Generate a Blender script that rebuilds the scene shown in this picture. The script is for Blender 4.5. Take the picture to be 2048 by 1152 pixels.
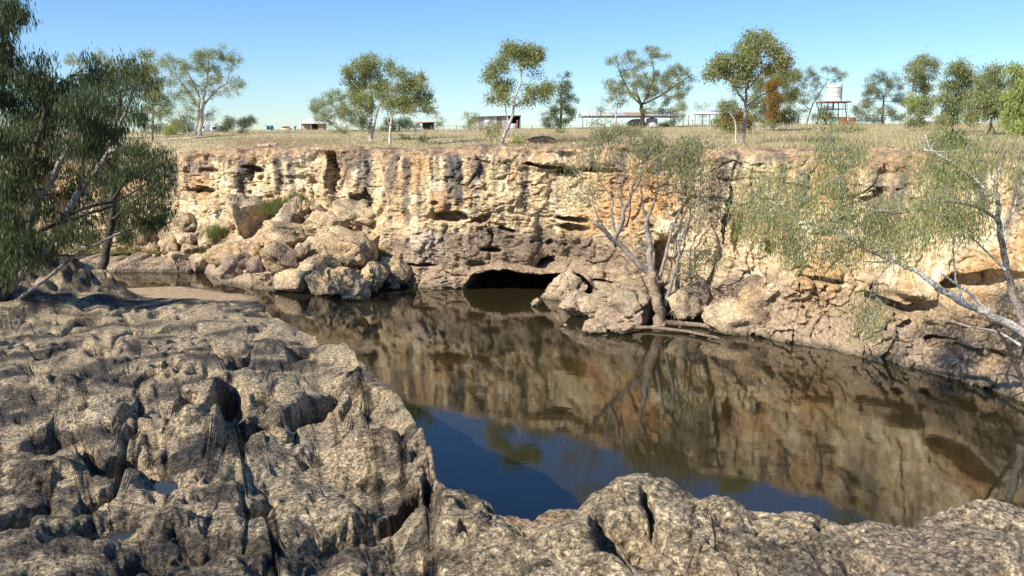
import bpy, bmesh, math, random
import numpy as np
from mathutils import Vector, Matrix
random.seed(7)
RNG = np.random.default_rng(11)
sc = bpy.context.scene
for o in list(bpy.data.objects): bpy.data.objects.remove(o, do_unlink=True)
C = sc.collection
# ------------------------------------------------------------------ camera, sky, sun
EYE = 7.0; F = 1600.0; PITCH = math.atan(316 / 1600)
cam = bpy.data.cameras.new('camera'); co = bpy.data.objects.new('camera', cam); C.objects.link(co)
co.location = (0, 0, EYE); co.rotation_euler = (math.pi / 2 - PITCH, 0, 0)
cam.sensor_width = 36; cam.lens = 36 * F / 2048; cam.clip_start = 0.05; cam.clip_end = 8000
sc.camera = co
SUN = Vector((-0.80, -0.62, 0.82)).normalized()          # direction towards the sun
w = bpy.data.worlds.new('World'); sc.world = w; w.use_nodes = True
nt = w.node_tree; bg = nt.nodes['Background']
sky = nt.nodes.new('ShaderNodeTexSky'); sky.sky_type = 'NISHITA'; sky.sun_disc = False
sky.sun_elevation = math.asin(SUN.z); sky.sun_rotation = math.atan2(SUN.x, SUN.y)
sky.air_density = 1.0; sky.dust_density = 0.0; sky.ozone_density = 2.5; sky.altitude = 400
gm = nt.nodes.new('ShaderNodeGamma'); gm.inputs[1].default_value = .8; nt.links.new(sky.outputs[0], gm.inputs[0])
hs = nt.nodes.new('ShaderNodeHueSaturation'); hs.inputs['Saturation'].default_value = 1.25; nt.links.new(gm.outputs[0], hs.inputs['Color'])
tint = nt.nodes.new('ShaderNodeMixRGB'); tint.blend_type = 'MULTIPLY'; tint.inputs[0].default_value = 1; tint.inputs[2].default_value = (.78, .975, 1.23, 1)
nt.links.new(hs.outputs[0], tint.inputs[1]); nt.links.new(tint.outputs[0], bg.inputs[0]); bg.inputs[1].default_value = 0.125
sl = bpy.data.lights.new('sun', 'SUN'); so = bpy.data.objects.new('sun', sl); C.objects.link(so)
sl.energy = 5.0; sl.angle = math.radians(0.5); sl.color = (1.0, 0.92, 0.80)
so.rotation_euler = SUN.to_track_quat('Z', 'Y').to_euler()
sc.view_settings.view_transform = 'Standard'; sc.view_settings.look = 'None'
sc.view_settings.exposure = 0.62; sc.view_settings.gamma = 1
sc.view_settings.use_curve_mapping = False
# ------------------------------------------------------------------ placing helpers
CP, SP = math.cos(PITCH), math.sin(PITCH)
def ray(u, v):
    a = (u - 1024) / F; b = -(v - 576) / F
    return a, CP + b * SP, -SP + b * CP
def at(u, v, y):                                   # the point seen at (u, v) of the photograph, y metres away
    dx, dy, dz = ray(u, v); k = y / dy
    return Vector((dx * k, y, EYE + dz * k))
def atz(u, v, z=0.0):                              # the same, on the level z
    dx, dy, dz = ray(u, v); k = (z - EYE) / dz
    return Vector((dx * k, dy * k, z))
def proj(x, y, z):
    d = y * CP - (z - EYE) * SP; h = y * SP + (z - EYE) * CP
    return 1024 + F * x / d, 576 - F * h / d
def xu(u, y): return (u - 1024) / F * y * 1.0 / 1.0 * CP   # x of a plateau point in column u (eye level)
# ------------------------------------------------------------------ noise (numpy)
_g = np.random.default_rng(3).normal(size=(4096, 3)); _g /= np.linalg.norm(_g, axis=1)[:, None]; _g = _g.astype(np.float32)
_r = np.random.default_rng(5).random((4096, 3)).astype(np.float32)
def _hash(i, j, k, s):
    h = (i.astype(np.uint32) * np.uint32(73856093)) ^ (j.astype(np.uint32) * np.uint32(19349663)) ^ (k.astype(np.uint32) * np.uint32(83492791)) ^ np.uint32(s * 2654435 + 17)
    h ^= h >> np.uint32(13); h *= np.uint32(0x5bd1e995); h ^= h >> np.uint32(15)
    return (h & np.uint32(4095)).astype(np.int32)
def perlin(P, s=0):
    P = np.asarray(P, np.float32); I = np.floor(P); f = P - I; I = I.astype(np.int64)
    u = f * f * f * (f * (f * 6 - 15) + 10); out = 0
    for a in (0, 1):
        for b in (0, 1):
            for c in (0, 1):
                g = _g[_hash(I[:, 0] + a, I[:, 1] + b, I[:, 2] + c, s)]
                d = (f[:, 0] - a) * g[:, 0] + (f[:, 1] - b) * g[:, 1] + (f[:, 2] - c) * g[:, 2]
                wt = (u[:, 0] if a else 1 - u[:, 0]) * (u[:, 1] if b else 1 - u[:, 1]) * (u[:, 2] if c else 1 - u[:, 2])
                out = out + wt * d
    return out * 1.6
def fbm(P, sc_=1.0, octv=4, s=0, gain=0.5, ridged=False):
    P = np.asarray(P, np.float32) * sc_; a = 1.0; t = 0; n = 0
    for o in range(octv):
        v = perlin(P * (2.03 ** o) + o * 7.3, s + o)
        if ridged: v = 1 - 2 * np.abs(v)
        t = t + a * v; n += a; a *= gain
    return t / n
def worley(P, s=0, dims=3):
    P = np.asarray(P, np.float32); I = np.floor(P).astype(np.int64); f1 = np.full(len(P), 9., np.float32); f2 = f1.copy(); idv = np.zeros(len(P), np.float32)
    if dims == 2: I[:, 2] = 0
    for a in (-1, 0, 1):
        for b in (-1, 0, 1):
            for c in ((-1, 0, 1) if dims == 3 else (0,)):
                J0, J1, J2 = I[:, 0] + a, I[:, 1] + b, I[:, 2] + c
                h = _hash(J0, J1, J2, s + 91); r = _r[h]
                d = (J0 + r[:, 0] - P[:, 0]) ** 2 + (J1 + r[:, 1] - P[:, 1]) ** 2
                if dims == 3: d = d + (J2 + r[:, 2] - P[:, 2]) ** 2
                d = np.sqrt(d).astype(np.float32)
                m = d < f1; f2 = np.where(m, f1, np.minimum(f2, d)); idv = np.where(m, h / 4096., idv); f1 = np.where(m, d, f1)
    return f1, f2, idv
def sstep(a, b, x):
    t = np.clip((x - a) / (b - a), 0, 1); return t * t * (3 - 2 * t)
def lerp(a, b, t): return a + (b - a) * t
def mixc(c, col, m): return c + (np.array(col) - c) * m[:, None]
# ------------------------------------------------------------------ mesh helpers
def make_mesh(name, V, Q, mats, col=None, smooth=True, midx=None):
    me = bpy.data.meshes.new(name); V = np.asarray(V, np.float32); Q = np.asarray(Q, np.int32)
    me.vertices.add(len(V)); me.vertices.foreach_set('co', V.ravel())
    k = Q.shape[1]; me.loops.add(Q.size); me.loops.foreach_set('vertex_index', Q.ravel())
    me.polygons.add(len(Q)); me.polygons.foreach_set('loop_start', np.arange(0, Q.size, k, dtype=np.int32))
    if smooth: me.polygons.foreach_set('use_smooth', np.ones(len(Q), bool))
    if midx is not None: me.polygons.foreach_set('material_index', midx)
    me.update(calc_edges=True)
    if col is not None:
        ca = me.color_attributes.new('Col', 'FLOAT_COLOR', 'POINT')
        rgba = np.ones((len(V), 4), np.float32); rgba[:, :3] = np.clip(col, 0.004, 1); ca.data.foreach_set('color', rgba.ravel())
    for m in (mats if isinstance(mats, (list, tuple)) else [mats]): me.materials.append(m)
    return me
def link(name, me, parent=None, label=None, cat=None, group=None, kind=None, loc=None):
    o = bpy.data.objects.new(name, me); C.objects.link(o)
    if parent is not None:
        o.parent = parent; o.matrix_parent_inverse = Matrix.Translation(-parent.location) if parent.rotation_euler.z == 0 else Matrix()
    if label: o['label'] = label
    if cat: o['category'] = cat
    if group: o['group'] = group
    if kind: o['kind'] = kind
    if loc is not None: o.location = loc
    return o
def thing(name, loc, label, cat, group=None):
    o = bpy.data.objects.new(name, None); C.objects.link(o); o.location = loc; o.empty_display_size = .2
    o['label'] = label; o['category'] = cat
    if group: o['group'] = group
    return o
def grid_quads(r, c):
    i = np.arange(r * c).reshape(r, c)
    return np.stack([i[:-1, :-1].ravel(), i[:-1, 1:].ravel(), i[1:, 1:].ravel(), i[1:, :-1].ravel()], 1)
class MB:                                          # collects tubes and boxes in world space
    def __init__(s): s.V = []; s.Q = []; s.n = 0
    def add(s, V, Q):
        s.V.append(np.asarray(V, float)); s.Q.append(np.asarray(Q) + s.n); s.n += len(V)
    def tube(s, pts, rad, k=6):
        pts = np.array(pts, float); n = len(pts); rad = np.broadcast_to(rad, n)
        T = np.gradient(pts, axis=0); T /= np.linalg.norm(T, axis=1)[:, None] + 1e-9
        ref = np.array([0.31, 0.9, 0.1]) if abs(T[0][1]) < 0.8 else np.array([1., 0, 0])
        A = np.cross(T, ref); A /= np.linalg.norm(A, axis=1)[:, None] + 1e-9; B = np.cross(T, A)
        th = np.arange(k) * 2 * math.pi / k
        V = pts[:, None] + rad[:, None, None] * (A[:, None] * np.cos(th)[None, :, None] + B[:, None] * np.sin(th)[None, :, None])
        i = np.arange(n * k).reshape(n, k); j = np.roll(i, -1, 1)
        Q = np.stack([i[:-1].ravel(), j[:-1].ravel(), j[1:].ravel(), i[1:].ravel()], 1)
        s.add(V.reshape(-1, 3), Q)
        for e in (0, n - 1):                       # close the ends
            c = list(i[e]); q = [[c[0], c[m], c[m + 1], c[min(m + 2, k - 1)]] for m in range(1, k - 1, 2)]
            q = [t if t[2] != t[3] else [t[0], t[1], t[2], t[0]] for t in q]
            q = [t for t in q if len(set(t)) == 4]
            if q: s.Q.append(np.array(q) + s.n - n * k)
    def box(s, c, d, rz=0, top=None):
        c = np.array(c, float); d = np.array(d, float) / 2
        V = np.array([[x, y, z] for z in (-1, 1) for x, y in ((-1, -1), (1, -1), (1, 1), (-1, 1))], float)
        if top is not None: V[4:, :2] *= top
        V *= d; R = np.array([[math.cos(rz), -math.sin(rz), 0], [math.sin(rz), math.cos(rz), 0], [0, 0, 1]])
        s.add(V @ R.T + c, [[0, 3, 2, 1], [4, 5, 6, 7], [0, 1, 5, 4], [1, 2, 6, 5], [2, 3, 7, 6], [3, 0, 4, 7]])
    def build(s, name, mat, parent=None, smooth=False, col=None, **k):
        V = np.concatenate(s.V); Q = np.concatenate(s.Q)
        return link(name, make_mesh(name, V, Q, mat, col=None if col is None else np.tile(col, (len(V), 1)), smooth=smooth), parent, **k)
# ------------------------------------------------------------------ materials
def new_mat(name):
    m = bpy.data.materials.new(name); m.use_nodes = True; n = m.node_tree.nodes; l = m.node_tree.links
    return m, n, l, n['Principled BSDF']
def rock_mat(name, fine, bump_d, lo=0.62, hi=1.3, rough=0.92, speck=None):
    m, n, l, b = new_mat(name); b.inputs['Roughness'].default_value = rough; b.inputs['Specular IOR Level'].default_value = 0.25
    tc = n.new('ShaderNodeTexCoord'); at_ = n.new('ShaderNodeAttribute'); at_.attribute_name = 'Col'
    n1 = n.new('ShaderNodeTexNoise'); n1.inputs['Scale'].default_value = fine; n1.inputs['Detail'].default_value = 6; n1.inputs['Roughness'].default_value = .7
    vo = n.new('ShaderNodeTexVoronoi'); vo.inputs['Scale'].default_value = fine * 1.7
    l.new(tc.outputs['Object'], n1.inputs['Vector']); l.new(tc.outputs['Object'], vo.inputs['Vector'])
    mr = n.new('ShaderNodeMapRange'); mr.inputs['From Min'].default_value = .3; mr.inputs['From Max'].default_value = .7
    mr.inputs['To Min'].default_value = lo; mr.inputs['To Max'].default_value = hi; l.new(n1.outputs['Fac'], mr.inputs['Value'])
    mr2 = n.new('ShaderNodeMapRange'); mr2.inputs['From Max'].default_value = 1.0; mr2.inputs['To Min'].default_value = .75; mr2.inputs['To Max'].default_value = 1.25
    sep = n.new('ShaderNodeSeparateColor'); l.new(vo.outputs['Color'], sep.inputs[0]); l.new(sep.outputs[0], mr2.inputs['Value'])
    mu = n.new('ShaderNodeMath'); mu.operation = 'MULTIPLY'; l.new(mr.outputs[0], mu.inputs[0]); l.new(mr2.outputs[0], mu.inputs[1])
    vm = n.new('ShaderNodeVectorMath'); vm.operation = 'SCALE'; l.new(at_.outputs['Color'], vm.inputs[0]); l.new(mu.outputs[0], vm.inputs['Scale'])
    l.new(vm.outputs[0], b.inputs['Base Color'])
    ad = n.new('ShaderNodeMath'); ad.operation = 'MULTIPLY_ADD'; l.new(vo.outputs['Distance'], ad.inputs[0]); ad.inputs[1].default_value = 0.7; l.new(n1.outputs['Fac'], ad.inputs[2])
    bp = n.new('ShaderNodeBump'); bp.inputs['Distance'].default_value = bump_d; bp.inputs['Strength'].default_value = .9
    l.new(ad.outputs[0], bp.inputs['Height']); l.new(bp.outputs[0], b.inputs['Normal'])
    return m
def plain(name, col, rough=.6, metal=0., noise=0., scale=3., bump=0.):
    m, n, l, b = new_mat(name); b.inputs['Roughness'].default_value = rough; b.inputs['Metallic'].default_value = metal
    tc = n.new('ShaderNodeTexCoord'); t = n.new('ShaderNodeTexNoise'); t.inputs['Scale'].default_value = scale; t.inputs['Detail'].default_value = 5
    l.new(tc.outputs['Object'], t.inputs['Vector'])
    r = n.new('ShaderNodeValToRGB'); e = r.color_ramp.elements; e[0].position = .35; e[1].position = .65
    e[0].color = (*[c * (1 - noise) for c in col], 1); e[1].color = (*[min(1, c * (1 + noise * .5)) for c in col], 1)
    l.new(t.outputs['Fac'], r.inputs[0]); l.new(r.outputs[0], b.inputs['Base Color'])
    if bump:
        bp = n.new('ShaderNodeBump'); bp.inputs['Distance'].default_value = bump; l.new(t.outputs['Fac'], bp.inputs['Height']); l.new(bp.outputs[0], b.inputs['Normal'])
    return m
def leaf_mat(name, trans=.3, rough=.5):
    m, n, l, b = new_mat(name); a = n.new('ShaderNodeAttribute'); a.attribute_name = 'Col'
    b.inputs['Roughness'].default_value = rough; b.inputs['Specular IOR Level'].default_value = .35
    l.new(a.outputs['Color'], b.inputs['Base Color'])
    t = n.new('ShaderNodeBsdfTranslucent'); g = n.new('ShaderNodeMixRGB'); g.blend_type = 'MULTIPLY'; g.inputs[0].default_value = 1; g.inputs[2].default_value = (1.3, 1.25, .6, 1)
    l.new(a.outputs['Color'], g.inputs[1]); l.new(g.outputs[0], t.inputs['Color'])
    mx = n.new('ShaderNodeMixShader'); mx.inputs[0].default_value = trans
    l.new(b.outputs[0], mx.inputs[1]); l.new(t.outputs[0], mx.inputs[2]); l.new(mx.outputs[0], n['Material Output'].inputs['Surface'])
    return m
def fore_mat():
    m, n, l, b = new_mat('pitted_rock'); b.inputs['Roughness'].default_value = .9; b.inputs['Specular IOR Level'].default_value = .3
    tc = n.new('ShaderNodeTexCoord'); at_ = n.new('ShaderNodeAttribute'); at_.attribute_name = 'Col'
    def noise(sc_, det, ro):
        t = n.new('ShaderNodeTexNoise'); t.inputs['Scale'].default_value = sc_; t.inputs['Detail'].default_value = det; t.inputs['Roughness'].default_value = ro; l.new(tc.outputs['Object'], t.inputs['Vector']); return t.outputs['Fac']
    def vor(sc_, feat='F1'):
        t = n.new('ShaderNodeTexVoronoi'); t.inputs['Scale'].default_value = sc_; t.feature = feat; l.new(tc.outputs['Object'], t.inputs['Vector']); return t
    def mr(x, a, b_, c, d):
        t = n.new('ShaderNodeMapRange'); t.inputs['From Min'].default_value = a; t.inputs['From Max'].default_value = b_; t.inputs['To Min'].default_value = c; t.inputs['To Max'].default_value = d; l.new(x, t.inputs['Value']); return t.outputs[0]
    def ma(op, x, y, z=None):
        t = n.new('ShaderNodeMath'); t.operation = op
        for k_, q in enumerate((x, y) if z is None else (x, y, z)):
            if isinstance(q, (int, float)): t.inputs[k_].default_value = q
            else: l.new(q, t.inputs[k_])
        return t.outputs[0]
    n1 = noise(19, 9, .78); n2 = noise(70, 4, .7); v1 = vor(52); sp = n.new('ShaderNodeSeparateColor'); l.new(v1.outputs['Color'], sp.inputs[0])
    g = ma('MULTIPLY', mr(n1, .40, .62, .30, 1.6), mr(sp.outputs[0], 0, 1, .55, 1.45)); g = ma('MULTIPLY', g, mr(n2, .35, .65, .7, 1.3))
    vm = n.new('ShaderNodeVectorMath'); vm.operation = 'SCALE'; l.new(at_.outputs['Color'], vm.inputs[0]); l.new(g, vm.inputs['Scale']); l.new(vm.outputs[0], b.inputs['Base Color'])
    pit = mr(vor(15).outputs['Distance'], .10, .34, -1.3, 0); pit2 = mr(vor(31).outputs['Distance'], .12, .34, -.45, 0)
    for q_ in (pit, pit2): q_.node.clamp = True
    hh = ma('ADD', ma('MULTIPLY_ADD', vor(13, 'SMOOTH_F1').outputs['Distance'], .35, noise(14, 9, .76)), ma('ADD', pit, pit2))
    b1 = n.new('ShaderNodeBump'); b1.inputs['Distance'].default_value = .06; b1.inputs['Strength'].default_value = 1; l.new(hh, b1.inputs['Height'])
    h2 = ma('MULTIPLY_ADD', v1.outputs['Distance'], -.6, n2); b2 = n.new('ShaderNodeBump'); b2.inputs['Distance'].default_value = .014; b2.inputs['Strength'].default_value = 1
    l.new(h2, b2.inputs['Height']); l.new(b1.outputs[0], b2.inputs['Normal']); l.new(b2.outputs[0], b.inputs['Normal'])
    return m
M_FORE = fore_mat()
M_CLIFF = rock_mat('cliff_rock', 5.5, .07, .62, 1.32)
M_BOULD = rock_mat('boulder_rock', 7, .05, .6, 1.35)
M_GROUND = rock_mat('dry_earth', 3.5, .05, .7, 1.25)
M_SAND = rock_mat('wet_sand', 6, .01, .85, 1.12, rough=.8)
M_BARK = rock_mat('bark', 9, .03, .6, 1.3, rough=.85)
M_TANK = plain('dull_white_tank', (.62, .62, .57), .7, noise=.2)
M_LEAF = leaf_mat('gum_leaf', .42); M_GRASS = leaf_mat('dry_grass', .35, .8)
M_WHITE = plain('white_paint', (.8, .8, .8), .45, noise=.12); M_DARKGLASS = plain('dark_glass', (.02, .025, .03), .12)
M_TAN = plain('tan_wall', (.42, .31, .2), .8, noise=.2); M_DARK = plain('dark_shade_iron', (.04, .035, .03), .8, noise=.3)
M_RUST = plain('rusty_iron', (.26, .1, .05), .85, noise=.5, scale=1.5); M_GALV = plain('galvanised_iron', (.5, .5, .5), .45, .4, noise=.3, scale=1.2)
M_TEAL = plain('teal_paint', (.03, .22, .28), .5, noise=.2); M_POST = plain('grey_post', (.16, .13, .11), .8, noise=.3); M_RUBBER = plain('tyre_rubber', (.03, .03, .03), .8)
M_CREAM = plain('cream_paint', (.6, .5, .36), .6, noise=.2)
M_IRON = [plain('iron_sheet_white', (.72, .72, .72), .6, 0, .15), plain('iron_sheet_grey', (.45, .45, .46), .6, 0, .2), plain('iron_sheet_rust', (.42, .27, .18), .8, 0, .35), plain('iron_sheet_cream', (.62, .55, .45), .7, 0, .2)]
# water: murky, with faint ripples
mw, n, l, b = new_mat('murky_water')
b.inputs['Base Color'].default_value = (.021, .0175, .0075, 1); b.inputs['Roughness'].default_value = .035; b.inputs['IOR'].default_value = 1.72
tc = n.new('ShaderNodeTexCoord'); mp = n.new('ShaderNodeMapping'); mp.inputs['Scale'].default_value = (.8, 1.5, 1); l.new(tc.outputs['Object'], mp.inputs[0])
a = n.new('ShaderNodeTexNoise'); a.inputs['Scale'].default_value = 1.6; a.inputs['Detail'].default_value = 5; a.inputs['Roughness'].default_value = .55; l.new(mp.outputs[0], a.inputs['Vector'])
n2 = n.new('ShaderNodeTexNoise'); n2.inputs['Scale'].default_value = .12; l.new(tc.outputs['Object'], n2.inputs['Vector'])
mm = n.new('ShaderNodeMapRange'); mm.inputs['From Min'].default_value = .4; mm.inputs['From Max'].default_value = .7; mm.inputs['To Min'].default_value = .25; mm.inputs['To Max'].default_value = 1; l.new(n2.outputs[0], mm.inputs[0])
mu = n.new('ShaderNodeMath'); mu.operation = 'MULTIPLY'; l.new(a.outputs[0], mu.inputs[0]); l.new(mm.outputs[0], mu.inputs[1])
bp = n.new('ShaderNodeBump'); bp.inputs['Distance'].default_value = .009; bp.inputs['Strength'].default_value = .6; l.new(mu.outputs[0], bp.inputs['Height']); l.new(bp.outputs[0], b.inputs['Normal'])
M_WATER = mw
mp_, n, l, b = new_mat('puddle_water'); b.inputs['Base Color'].default_value = (.035, .036, .03, 1); b.inputs['Roughness'].default_value = .08; b.inputs['IOR'].default_value = 1.4
M_PUD = mp_
# ------------------------------------------------------------------ tables of the place
RIM_U = np.array([-500, 0, 200, 340, 420, 520, 660, 850, 1100, 1300, 1500, 1700, 1850, 2048, 2500])
RIM_V = np.array([332, 328, 326, 320, 309, 303, 303, 305, 300, 300, 308, 312, 318, 322, 330])
RIM_Y = np.array([46, 46, 46, 44, 42, 41, 39, 36.5, 33.8, 31.2, 29, 27, 25, 22.5, 18.5])
BASE_Y = np.array([46, 46, 45.5, 43, 41, 40, 38.2, 35.4, 34.8, 30.8, 27.2, 25.3, 23.2, 20.6, 16.5])
CREST_U = [-600, 350, 560, 900, 1100, 1300, 1640, 2600]; CREST_V = [268, 266, 261, 261, 258, 254, 249, 246]
def rim_at(u):
    y = np.interp(u, RIM_U, RIM_Y); v = np.interp(u, RIM_U, RIM_V)
    b_ = -(v - 576) / F; dy = CP + b_ * SP; dz = -SP + b_ * CP
    return y, EYE + dz * y / dy
def col_of(x, y): return 1024 + F * x / (y * CP)
def ground_z(x, y):
    x = np.asarray(x, float); y = np.asarray(y, float); u = col_of(x, y); yr, zr = rim_at(u)
    vc = np.interp(u, CREST_U, CREST_V); b_ = -(vc - 576) / F; dz = -SP + b_ * CP; dy = CP + b_ * SP; zc = EYE + dz / dy * 95
    t = np.clip((y - yr) / (95 - yr), -0.2, 1); z = lerp(zr, zc, t)
    z = z - 3.2 * sstep(100, 420, y) - 0.0 * y
    P = np.stack([x * .12, y * .12, x * 0], -1).reshape(-1, 3)
    z = z + (fbm(P, 1, 3, 50) * .16 * np.clip((y.ravel() - yr.ravel()) / 8, 0, 1)).reshape(z.shape) * sstep(300, 100, y)
    return z
def ghit(u, v):                                    # where the plateau is seen at (u, v)
    for y in np.arange(24, 110, .5):
        p = at(u, v, y)
        yr, _ = rim_at(u)
        if y > yr and p.z <= ground_z(np.array([p.x]), np.array([y]))[0]: return p
    return at(u, v, 96)
# ------------------------------------------------------------------ water
ws = bpy.data.meshes.new('water'); ws.from_pydata([(-70, -6, 0), (60, -6, 0), (60, 60, 0), (-70, 60, 0)], [], [(0, 1, 2, 3)]); ws.materials.append(M_WATER)
link('water', ws, kind='structure')
# ------------------------------------------------------------------ far ground
US = np.linspace(-900, 2900, 300); R = 190
tt = np.linspace(0, 1, R)[:, None]
yr, zr = rim_at(US)
Y = np.where(tt < .8, lerp(yr[None] + .25, 120, (tt / .8) ** 1.25), 120 * (4000 / 120.) ** ((tt - .8) / .2))
X = (US[None] - 1024) / F * Y * CP
Z = ground_z(X.ravel(), Y.ravel()).reshape(X.shape)
P = np.stack([X, Y, Z], -1).reshape(-1, 3)
near = np.clip(1 - (P[:, 1] - np.tile(yr, R)) / 3.0, 0, 1)
P[:, 2] += (fbm(P, 1.1, 3, 61) * .07) * (P[:, 1] < 100) - near * .05
g1 = fbm(P, .12, 3, 62); g2 = fbm(P, .7, 4, 63); g3 = fbm(P, 3., 2, 64)
c = np.tile(np.array([.48, .385, .24]), (len(P), 1)) * (1 + .35 * g2 + .2 * g3)[:, None]
c = mixc(c, (.26, .235, .14), sstep(.1, .45, g1 + g2 * .3))
U_, V_ = proj(P[:, 0], P[:, 1], P[:, 2])
rimd = P[:, 1] - np.tile(yr, R)
red = sstep(.0, .3, g2 * .8 + .55 - rimd / np.where(U_ > 1250, 9, 6.5) * .8 + .25 * g1)
for (pu, pv, ru, rv) in [(560, 285, 120, 9), (1110, 280, 110, 12), (1600, 278, 60, 7), (1740, 291, 60, 9), (1290, 290, 160, 12), (2000, 300, 90, 12), (1020, 292, 90, 8)]:
    red = np.maximum(red, sstep(1.2, .6, np.hypot((U_ - pu) / ru, (V_ - pv) / rv) + .5 * g2 + .3 * g3))
c = mixc(c, (.31, .17, .10), red * .85)
c = mixc(c, (.10, .075, .06), red * sstep(.1, .35, g3 + g2 * .3) * .8)
link('ground', make_mesh('ground', P, grid_quads(R, len(US)), M_GROUND, c), kind='structure')
# ------------------------------------------------------------------ cliff
US = np.linspace(-420, 2420, 960); NR = 400; NT = 34
yr, zr = rim_at(US); yb = np.interp(US, RIM_U, BASE_Y)
# rows: NT rows back over the rim, then NR rows down the face
h = np.linspace(0, 1, NR)[:, None]
zf = lerp(zr[None], -1.0, h)
frac = (zr[None] - zf) / zr[None]                  # 0 rim .. 1 water
prof = frac ** 1.35
lowslope = sstep(1480, 1620, US)[None]
yf = lerp(yr[None], yb[None], prof) - lowslope * np.clip(1.7 - zf, 0, 3) * .30 + .5 * (frac < .5) * 0
bt = np.linspace(1, 0, NT + 1)[:-1][:, None]
yt = yr[None] + bt * 4.5
zt = ground_z(((US[None] - 1024) / F * yt * CP).ravel(), yt.ravel()).reshape(yt.shape) + .07 - .45 * sstep(.45, 1., bt)
Yc = np.concatenate([yt, yf]); Zc = np.concatenate([zt, zf])
Xc = (US[None] - 1024) / F * (Yc * CP - (Zc - EYE) * SP)
top = np.concatenate([np.ones((NT, len(US))) * bt, np.zeros((NR, len(US)))]).ravel()
P = np.stack([Xc, Yc, Zc], -1).reshape(-1, 3); x, y, z = P.T; U0 = np.tile(US, NT + NR)
_, V0 = proj(x, y, z)
wrp = fbm(P, .5, 3, 70); wr2 = fbm(P, 1.3, 3, 71)
ZR = np.tile(zr, NT + NR)
face = sstep(.0, .35, ZR - z) * (top <= 0)
isin = face * sstep(-.6, .3, z + .6)
PS = P.copy(); PS[:, 2] *= .45
# broad buttresses, vertical ribs, bedding ledges, conglomerate knobs
d = .75 * fbm(PS, .28, 3, 72) + .38 * fbm(PS, .9, 3, 73)
rib = fbm(np.stack([x * 1.5 + wr2 * .5, y * .6, z * .12], -1), 1, 3, 74, ridged=True); d += .16 * rib
crk = np.abs(perlin(np.stack([x * .55 + wrp * .5, y * .3, z * .10 + wr2 * .12], -1), 75)); d -= .26 * sstep(.04, .0, crk) * sstep(.0, -.25, wrp + wr2 * .5)
zz = z + wrp * .45 + wr2 * .22
led = np.abs(perlin(np.stack([x * .09, y * .05, zz * .75], -1), 76)); d -= .20 * sstep(.05, .0, led) * sstep(.0, .3, wr2 + wrp * .5)
d += .09 * fbm(P, 2.6, 3, 77, ridged=True)
f1, f2, _ = worley(P * np.array([2.6, 2.6, 3.4]), 78); d -= .06 * sstep(.14, .0, f2 - f1) * sstep(-.2, .4, fbm(P, .4, 2, 79)); 
g1_, g2_, gid = worley(P * 6.5 + wr2[:, None], 80)
d += (.5 - g1_) * .075
pk = worley(P * np.array([1.3, 1.3, 1.7]) + wrp[:, None] * .8, 83)
d -= .40 * sstep(.32, .12, pk[0]) * (pk[2] > .93)
# features seen in the photograph: (u, v, ru, rv, depth, tilt) positive = hollow
FEAT = [(668, 345, 11, 42, 1.5, -.12), (655, 372, 26, 30, -.75, 0), (640, 345, 40, 14, -.3, 0), (713, 395, 14, 8, .8, 0), (735, 400, 9, 22, .7, 0), (398, 381, 26, 7, 1.0, 0),
        (510, 338, 16, 6, .8, .2), (500, 352, 6, 12, .5, 0), (420, 342, 16, 5, .5, 0), (900, 432, 36, 11, 1.1, .05), (960, 436, 26, 8, .9, -.3), (870, 400, 55, 26, -.35, 0), (1000, 405, 50, 25, -.25, 0),
        (1135, 345, 17, 10, 2.0, 0), (1085, 333, 34, 3.5, .8, .12), (1195, 340, 38, 5, 1.2, 0.05), (1145, 440, 30, 6, 1.4, .1), (1150, 458, 32, 9, 1.3, .15), (1120, 325, 110, 12, -.35, 0),
        (1018, 460, 14, 4, .6, .2), (985, 500, 18, 5, .7, 0), (1005, 508, 12, 10, -.2, 0), (1090, 523, 24, 7, 1.1, -.2), (1060, 505, 30, 20, -.3, 0), (840, 530, 22, 4, .6, 0), (950, 527, 20, 7, .5, .1),
        (1760, 385, 16, 12, 1.0, 0), (1740, 398, 8, 6, .9, 0), (1455, 430, 10, 60, .8, .1), (1400, 480, 40, 24, -.4, 0), (1480, 470, 14, 40, .8, 0), (1540, 495, 6, 14, .7, 0), (1980, 570, 85, 30, 1.9, .0), (1960, 620, 70, 26, -.5, 0),
        (1800, 575, 60, 14, -.8, .3), (1790, 612, 60, 9, 1.3, .35), (1845, 622, 30, 14, 1.0, .3), (1900, 690, 40, 14, .9, .25), (1980, 720, 70, 22, 1.3, .2), (1620, 560, 60, 30, -.4, 0), (1690, 440, 30, 10, .6, 0),
        (1215, 565, 26, 3, .8, .15), (1240, 575, 60, 12, -.2, 0), (1330, 520, 22, 45, 1.0, 0), (1650, 560, 60, 6, .5, .2), (1330, 345, 30, 16, .5, 0), (1290, 300, 60, 14, .5, 0), (130, 430, 26, 40, 1.0, 0), (290, 470, 30, 26, 1.3, 0), (60, 420, 20, 60, .8, 0), (220, 400, 20, 60, -.8, 0)]
wob = wr2 * 9 + 6 * fbm(P, 3.0, 3, 82)
q0 = worley(np.stack([x * 1.1 + wr2 * .35, y * .8, z * .85 + wr2 * .3], -1), 181); q1 = worley(np.stack([x * 2.7 + wr2 * .4, y * 1.5, z * 2.3], -1), 182)
rough = .55 + .6 * sstep(.35, .55, fbm(P, .25, 2, 183) + .4) + 1.1 * sstep(1480, 1600, U0) * sstep(3.6, 2.4, z)      # broken blocks, each standing at its own depth
d += rough * ((q0[2] - .5) * .34 * sstep(.0, .12, q0[1] - q0[0]) + (q1[2] - .5) * .15 * sstep(.0, .15, q1[1] - q1[0])) - .16 * rough * sstep(.06, .0, q0[1] - q0[0]) * sstep(-.1, .3, wrp)
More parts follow.
